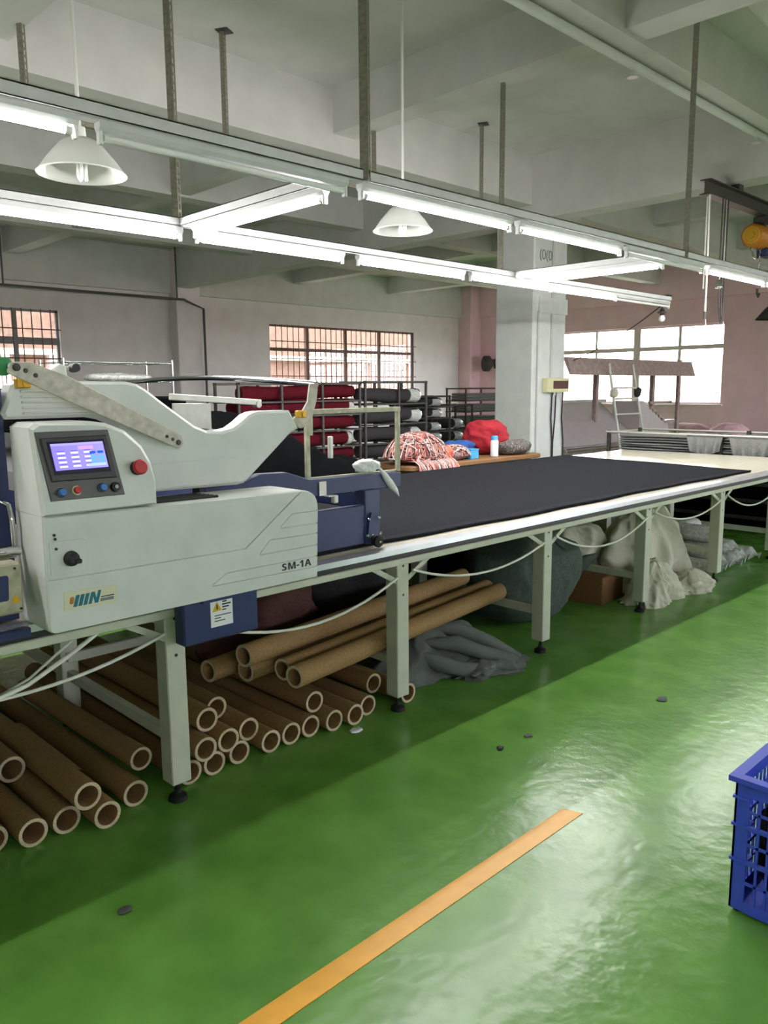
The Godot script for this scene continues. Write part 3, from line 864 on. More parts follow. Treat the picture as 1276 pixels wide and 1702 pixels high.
	# blue carriage frame on the right
	obj("upper_rail", MB.new().prism(rounded(pts2([1.62, 1.090, 2.70, 1.085, 2.70, 1.155, 2.14, 1.165, 2.02, 1.205, 1.88, 1.210, 1.80, 1.180, 1.62, 1.175]), 0.004, 2), -2.70, -2.655, 0.003), M.blue, t)
	obj("lower_plate", MB.new().bbox(Vector3(2.17, 0.938, -2.635), Vector3(0.52, 0.182, 0.03), 0.004), M.blue, t)
	obj("end_post", MB.new().prism(rounded(pts2([2.425, 1.092, 2.520, 1.092, 2.518, 0.90, 2.500, 0.855, 2.460, 0.842, 2.425, 0.845]), 0.006, 2), -2.662, -2.615, 0.003), M.blue, t)
	obj("gusset", MB.new().prism(V2([2.44, 0.95, 2.455, 0.99, 2.50, 0.875, 2.43, 0.875]), -2.615, -2.603, 0.001), M.blue, t)
	for p in [[2.436, 0.962], [2.50, 0.962], [2.425, 0.888], [2.456, 0.885], [2.505, 0.888]]:
		obj("bolt", MB.new().lathe([Vector2(0, 0.006), Vector2(0.006, 0.006), Vector2(0.008, 0)], Transform3D(Basis(Vector3.RIGHT, PI / 2), Vector3(p[0], p[1], -2.602)), 8, false), M.chrome, t)
	obj("cross_beam", MB.new().bbox(Vector3(2.47, 1.045, -3.65), Vector3(0.09, 0.08, 1.98), 0.006), M.blue, t)
	obj("far_rail", MB.new().bbox(Vector3(1.85, 1.0, -4.60), Vector3(1.7, 0.30, 0.04), 0.006), M.blue, t)
	obj("wheel_fork", MB.new().span(Vector3(2.462, 0.842, -2.622), Vector3(2.50, 0.885, -2.612)), M.black, t)
	var wh := obj("wheel", MB.new().lathe([Vector2(0, 0.010), Vector2(0.012, 0.010), Vector2(0.026, 0.008), Vector2(0.028, 0.006), Vector2(0.028, -0.006), Vector2(0.026, -0.008), Vector2(0, -0.008)], Transform3D(Basis(Vector3.RIGHT, PI / 2), Vector3(2.478, 0.8545, -2.585)), 18, false), M.rubber, t)
	obj("axle", MB.new().cyl(Vector3(2.478, 0.8545, -2.625), Vector3(2.478, 0.8545, -2.570), 0.006, 8), M.chrome, wh)
	# sensor bracket on the upper rail
	var sb := MB.new()
	sb.box(Vector3(2.205, 1.120, -2.650), Vector3(0.040, 0.062, 0.004)); sb.box(Vector3(2.232, 1.088, -2.630), Vector3(0.05, 0.004, 0.04)); sb.bbox(Vector3(2.250, 1.072, -2.622), Vector3(0.026, 0.036, 0.026), 0.004)
	obj("sensor_bracket", sb, M.steel, t)
	# white guard frame over the upper rail
	var gf := MB.new()
	gf.bbox(Vector3(2.43, 1.455, -2.68), Vector3(0.57, 0.022, 0.022), 0.002); gf.bbox(Vector3(2.148, 1.305, -2.68), Vector3(0.020, 0.30, 0.020), 0.002); gf.bbox(Vector3(2.703, 1.308, -2.68), Vector3(0.020, 0.30, 0.020), 0.002)
	gf.cyl(Vector3(2.14, 1.166, -2.680), Vector3(2.69, 1.162, -2.680), 0.005, 8)
	gf.bbox(Vector3(2.20, 1.40, -2.72), Vector3(0.018, 0.10, 0.018), 0.002)
	obj("guard_frame", gf, M.cream, t)
	obj("sensor_post", MB.new().bbox(Vector3(2.33, 1.29, -2.74), Vector3(0.02, 0.10, 0.02), 0.003), M.steel, t)
	# blue motor box below the cover, with its warning sticker
	var mb := obj("motor_box", MB.new().bbox(Vector3(1.512, 0.737, -2.432), Vector3(0.315, 0.160, 0.066), 0.006), M.blue, t, "dark blue motor box under the white cover")
	var st := obj("warning_sticker", MB.new().span(Vector3(1.463, 0.706, -2.399), Vector3(1.556, 0.810, -2.3975)), M.sticker, mb, "white sticker with a yellow warning triangle")
	obj("warning_triangle", MB.new().prism(V2([1.470, 0.762, 1.510, 0.764, 1.490, 0.800]), -2.3976, -2.3968), M.yellow, st)
	obj("warning_mark", MB.new().prism(V2([1.487, 0.770, 1.493, 0.770, 1.492, 0.788, 1.488, 0.788]), -2.3969, -2.3964), M.ink, st)
	label_lines(st, Vector3(1.510, 0.755, -2.3976), [[0.012, 0.040, 0.018, 0.005], [0.020, 0.030, 0.036, 0.005], [0.016, 0.020, 0.028, 0.005], [0.010, 0.010, 0.016, 0.004], [0.004, -0.008, 0.07, 0.003], [-0.018, -0.018, 0.026, 0.003], [-0.010, -0.028, 0.044, 0.003]], M.ink)
	obj("mounting_arm", MB.new().span(Vector3(1.40, 0.818, -2.46), Vector3(1.62, 0.830, -2.34)), M.blue, t)
	# the parts left of the cover
	var lb := obj("left_box", MB.new().bbox(Vector3(0.70, 0.968, -2.47), Vector3(0.27, 0.155, 0.10), 0.006), M.cream, t)
	obj("blue_panel", MB.new().prism(rounded(pts2([0.60, 0.935, 0.792, 0.935, 0.796, 1.012, 0.60, 1.012]), 0.008, 3), -2.4205, -2.4185), M.blue, lb)
	obj("warning_triangle", MB.new().prism(V2([0.799, 0.925, 0.826, 0.925, 0.812, 0.952]), -2.4205, -2.4185), M.yellow, lb)
	for p in [[0.815, 1.030], [0.825, 0.905]]:
		obj("screw", MB.new().cyl(Vector3(p[0], p[1], -2.4202), Vector3(p[0], p[1], -2.4175), 0.004, 8), M.ink, lb)
	obj("crank_bar", MB.new().tube([Vector3(0.855, 1.06, -2.52), Vector3(0.853, 1.16, -2.52), Vector3(0.850, 1.205, -2.53), Vector3(0.835, 1.215, -2.56)], 0.008, 10), M.chrome, t)
	obj("guide_roller", MB.new().cyl(Vector3(0.865, 1.065, -2.51), Vector3(0.60, 1.075, -2.51), 0.016, 14), M.chrome, t)
	obj("guide_roller", MB.new().cyl(Vector3(0.865, 1.048, -2.55), Vector3(0.60, 1.05, -2.55), 0.013, 14), M.chrome, t)
	obj("blue_reflection_strip", MB.new().span(Vector3(-0.4, 0.797, -2.488), Vector3(0.866, 0.824, -2.470)), M.blue, t)  # solid blue strip in place of a blue reflection on the table edge
	obj("reflection_strip_arm", MB.new().span(Vector3(0.58, 0.815, -2.488), Vector3(0.62, 0.9, -2.470)), M.blue, t)  # added arm that joins the reflection strip to the left box
	# far housing across the table
	obj("far_cover", MB.new().prism(cover, -4.95, -4.72, 0.008), M.white, t)
	# plastic bag tied to the guard frame
	var bag := blob(Vector3(2.475, 1.170, -2.655), Vector3(0.13, 0.055, 0.05), 3, 0.016, 0.7, 0.0, 30, 18, 18.0)
	var tail := []
	var trad := []
	for k in 11:
		var f := k / 10.0
		tail.append(Vector3(lerpf(2.535, 2.68, f), 1.195 - 0.155 * pow(f, 1.1), -2.650 + 0.004 * sin(f * 9.0)))
		trad.append([0.012, 0.007, 0.008, 0.013, 0.017, 0.018, 0.020, 0.017, 0.014, 0.008, 0.002][k])
	bag.tube(tail, trad, 7)
	bag.tube([Vector3(2.405, 1.182, -2.655), Vector3(2.425, 1.186, -2.655), Vector3(2.45, 1.19, -2.655)], [0.003, 0.010, 0.018], 7)
	single("plastic_bag", bag, M.bag, "white plastic bag knotted on the guard frame", "bag")

# ------------------------------------------------------------------ under the table
func blob(base: Vector3, size: Vector3, seed_: int, amp: float, sq := 0.7, neck := 0.0, nu := 48, nv := 28, freq := 3.2, crease := 0.0, cf := 4.0) -> MB:
	var n := FastNoiseLite.new()
	n.seed = seed_
	n.frequency = freq
	n.fractal_type = FastNoiseLite.FRACTAL_RIDGED
	n.fractal_octaves = 3
	var cell := FastNoiseLite.new()
	cell.seed = seed_ + 1
	cell.noise_type = FastNoiseLite.TYPE_CELLULAR
	cell.cellular_return_type = FastNoiseLite.RETURN_DISTANCE2_SUB
	cell.frequency = cf
	cell.fractal_type = FastNoiseLite.FRACTAL_NONE
	cell.domain_warp_enabled = true
	cell.domain_warp_frequency = 2.0
	cell.domain_warp_amplitude = 0.12
	var m := MB.new()
	m.grid(nu, nv, func(u: float, v: float) -> Vector3:
		var a := u * TAU
		var ph := v * PI
		var rad := pow(sin(ph), sq) if v > 0.0 and v < 1.0 else 0.0
		var y := 0.5 - 0.5 * cos(ph)
		y = pow(y, 0.9)
		if neck > 0.0 and y > 0.72:
			rad = lerpf(rad, rad * 0.45, clampf((y - 0.72) / 0.15, 0, 1) * neck)
			y += 0.12 * clampf((y - 0.8) / 0.2, 0, 1) * neck
		var d := Vector3(cos(a) * rad * size.x * 0.5, y * size.y, sin(a) * rad * size.z * 0.5)
		var w := (n.get_noise_3dv(base + d) + 0.15) * amp
		var dir := Vector3(cos(a) * rad, (y - 0.4) * 0.8, sin(a) * rad).normalized()
		if crease > 0.0:
			w -= crease * clampf(cell.get_noise_3dv((base + d) * Vector3(1.0, 0.55, 1.0)) + 1.0, 0.0, 0.9)
		d += dir * w * (0.15 + rad) * minf(1.0, y * 8.0)
		d.y = maxf(d.y, 0.0)
		return base + d, true)
	return m

func tent(base: Vector3, size: Vector3, seed_: int, fold: float, kinks: float) -> MB:
	# cloth slumped over a heap: folds run down from the top and spread in a ragged hem on the floor
	var n := FastNoiseLite.new()
	n.seed = seed_
	n.frequency = 0.9
	n.fractal_octaves = 2
	var f := FastNoiseLite.new()
	f.seed = seed_ + 5
	f.frequency = kinks
	f.fractal_type = FastNoiseLite.FRACTAL_RIDGED
	f.fractal_octaves = 2
	var m := MB.new()
	m.grid(120, 44, func(u: float, v: float) -> Vector3:
		var a := u * TAU
		var c := Vector3(cos(a), 0, sin(a))
		var r := pow(maxf(0.0, 1.0 - pow(v, 1.8)), 0.6)
		var low := n.get_noise_3dv(c * 1.1 + Vector3(0, v * 0.8, seed_))
		var fd := f.get_noise_3dv(c * (0.5 + 0.5 * r) + Vector3(v * 0.35, v * 0.9 + seed_, 0.0))
		r = maxf(0.0, r * (1.0 + 0.35 * low) + fold * (fd + 0.1) * r * (1.0 - 0.3 * v))
		if v < 0.08:
			r *= 1.0 + 0.06 * (0.08 - v) / 0.08
		var y := v + 0.12 * (1.0 - r) * n.get_noise_2d(c.x * r * 2.0, c.z * r * 2.0 + 9.0) * minf(1.0, v * 4.0) + 0.03 * fd * v
		return base + Vector3(c.x * r * size.x * 0.5, maxf(0.002, y * size.y), c.z * r * size.z * 0.5), true)
	return m

func cardboard_tube(r: float, length: float, m: Material, label: String, group: String) -> Node3D:
	var t := thing("cardboard_tube", label, "tube", Vector3.ZERO, group)
	var ri := r * 0.76
	var b := MB.new()
	b.tube([Vector3(0, 0, 0), Vector3(0, 0, -length)], r, 22, false)
	b.tube([Vector3(0, 0, 0), Vector3(0, 0, -length)], ri, 22, false)
	obj("tube_wall", b, m, t)
	for z in [0.0, -length]:
		obj("cut_end", MB.new().lathe([Vector2(ri, 0), Vector2((r + ri) * 0.5, 0.0015), Vector2(r, 0)], Transform3D(Basis(Vector3.RIGHT, PI / 2 if z == 0.0 else -PI / 2), Vector3(0, 0, z)), 22), M.card_end, t)
	return t

func under_table() -> void:
	var dull := cardboard_tube(0.05, 1.62, M.card, "brown cardboard tube lying crosswise in the pile under the table", "tubes lying crosswise under the table")
	var pale := cardboard_tube(0.05, 1.62, M.card, "brown cardboard tube lying crosswise in the pile under the table", "tubes lying crosswise under the table")
	var spots := [
		[0.768, 0.05, -2.70, 0, 0.02], [0.884, 0.05, -2.65, 1, 0.02], [1.000, 0.05, -2.65, 1, 0.02], [1.118, 0.05, -2.58, 0, 0.02], [1.262, 0.05, -2.65, 1, 0.02],
		[1.495, 0.05, -2.65, 0, 0.0], [1.606, 0.05, -2.65, 0, 0.0], [1.733, 0.05, -2.66, 0, 0.0], [1.888, 0.05, -2.65, 0, 0.0], [1.998, 0.05, -2.65, 1, 0.0], [2.108, 0.05, -2.65, 0, 0.0], [2.222, 0.05, -2.62, 0, 0.0], [2.335, 0.05, -2.60, 1, 0.0], [2.452, 0.05, -2.64, 0, 0.0], [2.700, 0.05, -2.61, 0, 0.0],
		[1.060, 0.1365, -2.60, 0, 0.02], [1.551, 0.138, -2.62, 0, 0.0], [1.670, 0.131, -2.64, 1, 0.0], [1.810, 0.115, -2.70, 0, 0.0], [2.165, 0.137, -2.69, 0, 0.0], [2.576, 0.102, -2.73, 0, 0.0],
		[1.610, 0.220, -2.70, 1, 0.0], [1.742, 0.190, -2.84, 0, 0.0], [0.826, 0.1365, -2.95, 0, 0.02], [0.942, 0.1365, -3.0, 0, 0.02], [0.655, 0.05, -2.9, 0, 0.02], [0.54, 0.05, -2.75, 0, 0.02], [0.43, 0.05, -2.8, 0, 0.02], [0.598, 0.1365, -3.1, 0, 0.02]]
	for i in spots.size():
		var s: Array = spots[i]
		var src := dull if s[3] == 0 else pale
		var o: Node3D = src
		if i == 0 or i == 1:
			src.position = Vector3(s[0], s[1], s[2])
			src.rotation.y = s[4]
		else:
			o = copy(src, Vector3(s[0], s[1], s[2]), "", s[4])
		var layer := 0 if s[1] < 0.1 else (1 if s[1] < 0.18 else 2)
		o.set_meta("label", ["brown cardboard tube on the floor in the bottom layer of the pile under the table", "brown cardboard tube in the second layer of the pile resting on floor tubes", "brown cardboard tube lying crosswise in the third layer of the tube pile"][layer])
		o.set_meta("group", ["bottom layer of crosswise tubes", "second layer of crosswise tubes", "third layer of crosswise tubes"][layer])
	# one with torn paper still round it
	var torn := MB.new()
	torn.tube([Vector3(1.062, 0.139, -2.72), Vector3(1.060, 0.139, -3.3)], 0.0525, 20, false)
	torn.grid(6, 3, func(u: float, v: float) -> Vector3:
		var a := -0.3 - u * 0.9
		return Vector3(1.062 - cos(a) * (0.0535 + 0.01 * v), 0.139 + sin(a) * 0.0535, -2.725 + 0.055 * v * (0.4 + 0.6 * sin(u * 5.0))))
	single("torn_paper", torn, M.card, "torn brown paper sleeve wrapped round a tube near the front table leg", "paper")
	# a wide dark roll leaning to the right behind the front leg
	var wr := cardboard_tube(0.046, 1.1, M.card, "slightly thinner cardboard tube lying on the pile beside the front table leg", "")
	wr.position = Vector3(1.330, 0.138, -2.73)
	wr.rotation.y = 0.03
	wr.remove_meta("group")
	# five long tubes lying lengthwise across the pile
	var long := cardboard_tube(0.05, 1.80, M.card, "tan cardboard tube lying lengthwise on top of the tube pile", "tubes lying lengthwise on the pile")
	var turn := -PI / 2 - atan2(0.26, 1.75)
	var ends := [[1.985, 0.327, -2.602], [2.005, 0.327, -2.712], [1.885, 0.325, -2.822], [1.845, 0.415, -2.772], [1.765, 0.325, -2.935]]
	for i in ends.size():
		var at := Vector3(ends[i][0], ends[i][1], ends[i][2])
		if i == 0:
			long.position = at
			long.rotation.y = turn + PI
			long.rotation.y = -PI / 2 - 0.148 + 0.296
		else:
			copy(long, at, "", long.rotation.y)
	# sacks, bundles and sheets further along
	var fold := thing("folded_sack", "grey woven sack lying folded in a flat heap beside the second leg", "sack", Vector3(3.2, 0, -2.75))
	obj("sack_body", tent(Vector3(3.18, 0, -2.90), Vector3(0.74, 0.27, 0.44), 5, 0.2, 1.3), M.sack_grey, fold)
	for f in [[[3.02, 0.19, -2.80], [3.16, 0.18, -2.69], [3.30, 0.11, -2.62], [3.50, 0.045, -2.54]], [[3.10, 0.245, -2.88], [3.26, 0.22, -2.76], [3.42, 0.13, -2.66], [3.56, 0.04, -2.60]], [[2.96, 0.15, -2.78], [3.02, 0.10, -2.70], [3.14, 0.05, -2.64], [3.30, 0.03, -2.58]]]:
		var p := []
		for q in f:
			p.append(Vector3(q[0], q[1], q[2]))
		obj("fold", MB.new().tube(p, [0.02, 0.045, 0.04, 0.028], 10), M.sack_grey, fold)
	obj("loose_flap", tent(Vector3(3.36, 0, -2.65), Vector3(0.46, 0.09, 0.30), 9, 0.22, 1.6), M.sack_grey, fold)
	var big := thing("stuffed_sack", "big stuffed grey green sack standing behind the third leg", "sack", Vector3(4.3, 0, -3.1))
	obj("sack_body", blob(Vector3(4.32, 0, -3.10), Vector3(0.86, 0.66, 0.66), 14, 0.04, 0.5, 0.8, 96, 56, 1.6, 0.03, 3.0), M.sack_green, big)
	obj("tie", MB.new().tube([Vector3(4.35, 0.55, -2.86), Vector3(4.40, 0.50, -2.82), Vector3(4.42, 0.42, -2.79)], 0.006, 6), M.sack_green, big)
	obj("corner_ear", MB.new().tube([Vector3(4.66, 0.30, -2.92), Vector3(4.78, 0.36, -2.88), Vector3(4.86, 0.38, -2.86)], [0.06, 0.04, 0.018], 8), M.sack_green, big)
	single("rag_bag", blob(Vector3(4.40, 0, -3.95), Vector3(0.9, 0.70, 0.62), 31, 0.10, 0.6), M.cloth_black, "black crumpled cloth bundle behind the stuffed grey green sack", "bundle")
	single("rag_bag", blob(Vector3(3.22, 0, -3.80), Vector3(0.86, 0.64, 0.7), 37, 0.10, 0.6), M.cloth_charcoal, "charcoal cloth bundle behind the long tubes and the folded sack", "bundle")
	var cx := thing("carton", "small brown cardboard carton on the floor by the fourth leg", "carton", Vector3(5.2, 0, -2.95))
	obj("box_body", MB.new().bbox(Vector3(5.10, 0.10, -2.99), Vector3(0.36, 0.20, 0.26), 0.006, Basis(Vector3.UP, 0.1)), M.carton, cx)
	for s in [-1.0, 1.0]:
		obj("flap", MB.new().box(Vector3(5.10, 0.203, -2.99) + Basis(Vector3.UP, 0.1) * Vector3(0, 0, s * 0.066), Vector3(0.35, 0.004, 0.126), Basis(Vector3.UP, 0.1)), M.carton, cx)
	single("white_sheet", tent(Vector3(5.90, 0, -3.05), Vector3(1.02, 0.64, 0.60), 41, 0.20, 1.1), M.sack_white, "large cream sheet draped in a heap behind the fourth leg", "sheet")
	single("white_sheet", tent(Vector3(5.36, 0, -2.68), Vector3(0.48, 0.30, 0.28), 44, 0.28, 1.6), M.sack_white, "crumpled cream sack slumped at the foot of the fourth leg", "sheet")
	single("white_sheet", tent(Vector3(5.86, 0, -2.62), Vector3(0.48, 0.15, 0.24), 47, 0.26, 1.5), M.sack_white, "low flat cream sack on the floor before the draped sheet", "sheet")
	single("white_sheet", blob(Vector3(5.36, 0.0, -3.30), Vector3(0.50, 0.50, 0.36), 49, 0.08, 0.65, 0.0, 80, 48, 1.5, 0.06, 4.0), M.sack_white, "cream cloth bundle behind the brown carton and crumpled sack", "sheet")
	# rolls in clear plastic
	for i in 7:
		var w := thing("wrapped_roll", "fabric roll in crinkled clear plastic lying on the floor under the table end", "roll", Vector3(6.42 + i * 0.135, 0, -2.66), "plastic wrapped rolls on the floor")
		var x := 6.42 + i * 0.135
		var zf := -2.66 - 0.02 * (i % 3)
		obj("wrapping", MB.new().tube([Vector3(x, 0.062, -4.0), Vector3(x, 0.062, zf - 0.06), Vector3(x, 0.062, zf - 0.03), Vector3(x, 0.060, zf)], [0.062, 0.062, 0.058, 0.03], 14), M.plastic, w)
		obj("gathered_end", MB.new().tube([Vector3(x, 0.06, zf - 0.005), Vector3(x + 0.006, 0.056, zf + 0.02), Vector3(x + 0.01, 0.05, zf + 0.045)], [0.028, 0.012, 0.030], 9), M.plastic, w)
	for i in 4:
		var x := 6.49 + i * 0.135
		var w := thing("wrapped_roll", "fabric roll in crinkled clear plastic stacked on the wrapped floor rolls", "roll", Vector3(x, 0.12, -2.72), "plastic wrapped rolls in the second layer")
		obj("wrapping", MB.new().tube([Vector3(x, 0.170, -3.05 - 0.4), Vector3(x, 0.170, -2.76), Vector3(x, 0.170, -2.73), Vector3(x, 0.168, -2.70)], [0.058, 0.058, 0.054, 0.028], 14), M.plastic, w)
		obj("gathered_end", MB.new().tube([Vector3(x, 0.168, -2.705), Vector3(x + 0.006, 0.162, -2.68), Vector3(x + 0.012, 0.155, -2.655)], [0.026, 0.011, 0.028], 9), M.plastic, w)
	var bw := thing("wrapped_roll", "thick plastic wrapped roll lying on top of the smaller wrapped rolls", "roll", Vector3(6.6, 0.22, -2.8))
	obj("wrapping", MB.new().tube([Vector3(6.62, 0.300, -4.2), Vector3(6.62, 0.300, -2.80), Vector3(6.62, 0.300, -2.76)], [0.075, 0.075, 0.055], 16), M.plastic, bw)
	var wb := thing("paper_roll", "short white paper roll lying on the wrapped rolls", "roll", Vector3(6.98, 0.23, -3.15))
	obj("paper", MB.new().tube([Vector3(6.84, 0.290, -3.15), Vector3(7.08, 0.290, -3.15)], 0.06, 18), M.sticker, wb)
	var cr := MB.new()
	cr.tube([Vector3(6.838, 0.290, -3.15), Vector3(7.10, 0.290, -3.15)], 0.03, 16, false)
	cr.tube([Vector3(6.838, 0.290, -3.15), Vector3(7.10, 0.290, -3.15)], 0.024, 16, false)
	obj("core", cr, M.card, wb)
	# patterned maroon bag resting on the tubes
	single("cloth_bundle", blob(Vector3(2.25, 0.185, -3.30), Vector3(0.62, 0.42, 0.38), 61, 0.08, 0.6), tri_tex(mat(Color(0.36, 0.22, 0.20), 0.9), M.cloth_red.albedo_texture, 2.0, M.cloth_red.normal_texture, 0.7), "maroon brown cloth bundle resting on the tubes behind the motor box", "bundle")
	# white leads hanging under the machine
	var ld := thing("hanging_cable", "pair of white leads sagging under the machine past the front leg", "cable", Vector3(1.0, 0.6, -2.53))
	obj("lead", MB.new().tube([Vector3(0.40, 0.545, -2.52), Vector3(0.70, 0.590, -2.52), Vector3(0.86, 0.625, -2.52), Vector3(1.00, 0.69, -2.52), Vector3(1.10, 0.745, -2.52)], 0.008, 8), M.cable_white, ld)
	obj("lead", MB.new().tube([Vector3(0.40, 0.50, -2.56), Vector3(0.66, 0.555, -2.56), Vector3(0.88, 0.63, -2.56), Vector3(1.02, 0.72, -2.56), Vector3(1.06, 0.745, -2.56)], 0.005, 8), M.cable_white, ld)

# ------------------------------------------------------------------ behind the table
func behind_table() -> void:
	# wooden bench with bundles of cord
	var b := thing("wooden_bench", "worn wooden bench with a rounded top behind the cutting table", "bench", Vector3(6.4, 0, -5.4))
	obj("bench_top", MB.new().prism(rounded(pts2([5.35, -5.75, 7.50, -5.75, 7.50, -5.12, 5.35, -5.12]), 0.10, 5), 0.775, 0.82, 0.006, Transform3D(Basis(Vector3(1, 0, 0), Vector3(0, 0, 1), Vector3(0, 1, 0)), Vector3.ZERO)), M.wood, b)
	obj("apron", MB.new().bbox(Vector3(6.42, 0.72, -5.43), Vector3(1.95, 0.10, 0.44), 0.006), M.wood, b)
	for x in [5.55, 7.3]:
		for z in [-5.62, -5.25]:
			obj("leg", MB.new().bbox(Vector3(x, 0.39, z), Vector3(0.07, 0.77, 0.07), 0.004), M.wood, b)
	var cols := [[Color(0.84, 0.79, 0.76), "pale cord"], [Color(0.62, 0.33, 0.31), "dusty red cord"], [Color(0.16, 0.15, 0.17), "dark cord"], [Color(0.78, 0.50, 0.44), "coral cord"], [Color(0.58, 0.55, 0.55), "grey cord"]]
	for piece in [[Vector3(5.68, 0.82, -5.37), Vector3(0.40, 0.28, 0.23), 520, "heap of mixed red white and black cords hanging over the bench edge", 0.34], [Vector3(6.20, 0.82, -5.36), Vector3(0.26, 0.12, 0.16), 140, "low tangle of dark and white cords on the bench beside the blue box", 0.0]]:
		var y := thing("cord_bundle", piece[3], "cords", piece[0])
		obj("core", blob(piece[0] + Vector3(0, 0.001, 0), piece[1] * Vector3(1.7, 0.8, 1.7), 71, 0.03, 0.7), mat(Color(0.48, 0.38, 0.38), 0.95), y)
		for ci in cols.size():
			var m := MB.new()
			for k in piece[2] / 5:
				var a := rng.randf_range(-PI, PI)
				var mid := Vector2(rng.randfn(0.0, 0.35), rng.randfn(0.0, 0.35)).limit_length(0.8)
				var dir := Vector2(cos(a), sin(a)) * rng.randf_range(0.35, 0.9)
				var bend := rng.randf_range(-0.35, 0.35)
				var lift := rng.randf_range(0.0, 0.03)
				var pts := []
				for s in 9:
					var f := s / 4.0 - 1.0
					var q := (mid + dir * f + Vector2(-dir.y, dir.x) * bend * (f * f - 0.5)).limit_length(1.02)
					var hh: float = sqrt(maxf(0.0, 1.0 - q.length_squared() * 0.93)) * piece[1].y
					pts.append(piece[0] + Vector3(q.x * piece[1].x, hh + 0.006 + lift, q.y * piece[1].z))
				var e: Vector3 = pts[-1]
				if piece[4] > 0.0 and k % 2 == 0:
					var hx: float = piece[0].x + rng.randf_range(-0.25, 0.30)
					pts[-1] = Vector3(hx, 0.86, -5.15)
					pts.append(Vector3(hx, 0.832, -5.10))
					pts.append(Vector3(hx + rng.randf_range(-0.02, 0.02), 0.79, -5.07 - rng.randf_range(0, 0.02)))
					pts.append(Vector3(hx + rng.randf_range(-0.03, 0.03), 0.80 - piece[4] * rng.randf_range(0.4, 1.0), -5.075))
				m.tube(pts, 0.0045, 5)
			var o := obj("cords", m, mat(cols[ci][0], 0.85), y, cols[ci][1])
			o.set_meta("kind", "stuff")
	single("coral_cloth", blob(Vector3(5.93, 0.822, -5.33), Vector3(0.34, 0.15, 0.20), 81, 0.05, 0.6), mat(Color(0.86, 0.42, 0.34), 0.9), "coral pink cloth wad between the cord bundles", "cloth")
	var bx := thing("blue_box", "small light blue open box on the bench", "box", Vector3(6.42, 0.82, -5.3))
	obj("box_body", MB.new().bbox(Vector3(6.42, 0.871, -5.28), Vector3(0.13, 0.10, 0.10), 0.006), M.light_blue, bx)
	obj("box_rim", MB.new().bbox(Vector3(6.42, 0.918, -5.28), Vector3(0.142, 0.012, 0.112), 0.003), M.light_blue, bx)
	single("blue_cloth", blob(Vector3(6.48, 0.822, -5.52), Vector3(0.42, 0.16, 0.2), 84, 0.05, 0.6), mat(Color(0.15, 0.30, 0.55), 0.9), "crumpled blue cloth on the bench behind the light blue box", "cloth")
	single("red_cloth", blob(Vector3(6.98, 0.822, -5.55), Vector3(0.50, 0.36, 0.34), 87, 0.06, 0.55), M.cloth_bright_red, "bright red cloth bundle heaped on the bench", "cloth")
	var bt := thing("spray_bottle", "white tall bottle standing on the bench before the red cloth", "bottle", Vector3(6.76, 0.82, -5.24))
	obj("bottle_body", MB.new().lathe([Vector2(0, 0.821), Vector2(0.040, 0.823), Vector2(0.043, 0.84), Vector2(0.043, 0.985), Vector2(0.036, 1.0)], Transform3D(Basis(), Vector3(6.76, 0, -5.24)), 18), M.sticker, bt)
	obj("bottle_cap", MB.new().lathe([Vector2(0.036, 1.0), Vector2(0.037, 1.035), Vector2(0.030, 1.045), Vector2(0, 1.046)], Transform3D(Basis(), Vector3(6.76, 0, -5.24)), 18), M.light_blue, bt)
	var sp := tri_tex(mat(Color(0.80, 0.77, 0.74), 0.9), noise_tex(0.09, 93, Color(0.1, 0.1, 0.1), Color(1, 1, 1), false, 0, 256, 1, FastNoiseLite.TYPE_CELLULAR), 3.0)
	single("printed_cloth", blob(Vector3(7.18, 0.822, -5.30), Vector3(0.46, 0.15, 0.26), 89, 0.04, 0.6), sp, "black and white spotted cloth wad at the bench end", "cloth")
	single("dark_cloth", blob(Vector3(7.30, 0.822, -5.60), Vector3(0.22, 0.17, 0.2), 90, 0.04, 0.6), M.cloth_dark, "small dark cloth wad at the bench end beside the column", "cloth")
	# black fabric heaped on a trolley behind the machine
	var tr := thing("fabric_trolley", "low dark steel trolley holding the black fabric heap", "trolley", Vector3(3.7, 0, -5.4))
	obj("deck", MB.new().bbox(Vector3(3.75, 0.45, -5.45), Vector3(2.9, 0.05, 0.9), 0.006), M.dark_steel, tr)
	for x in [2.4, 5.1]:
		for z in [-5.85, -5.05]:
			obj("leg", MB.new().bbox(Vector3(x, 0.213, z), Vector3(0.05, 0.424, 0.05), 0.004), M.dark_steel, tr)
	var prof := [[2.3, 1.02], [2.7, 1.40], [3.2, 1.43], [3.7, 1.36], [3.95, 1.26], [4.2, 1.14], [4.4, 1.05], [4.65, 1.02], [5.0, 1.07], [5.2, 0.95]]
	var hp := MB.new()
	var nz := FastNoiseLite.new()
	nz.seed = 4
	nz.frequency = 2.0
	hp.grid(56, 24, func(u: float, v: float) -> Vector3:
		var x := lerpf(2.3, 5.2, u)
		var top := 1.0
		for k in prof.size() - 1:
			if x >= prof[k][0] - 0.001 and x <= prof[k + 1][0] + 0.001:
				top = lerpf(prof[k][1], prof[k + 1][1], (x - prof[k][0]) / (prof[k + 1][0] - prof[k][0]))
		var a := v * PI
		var e := pow(sin(u * PI), 0.25) if u > 0.0 and u < 1.0 else 0.0
		var y := 0.476 + (top - 0.476) * pow(sin(a), 0.45) * e if v > 0.0 and v < 1.0 else 0.476
		var z := -5.45 + cos(a) * 0.46 * (0.4 + 0.6 * e)
		var w := nz.get_noise_3d(x, y * 3.0, z) * 0.05
		return Vector3(x, maxf(0.476, y + w * e), z + w))
	single("black_fabric_heap", hp, M.cloth_black, "large black fabric heap sloping down behind the machine", "fabric")
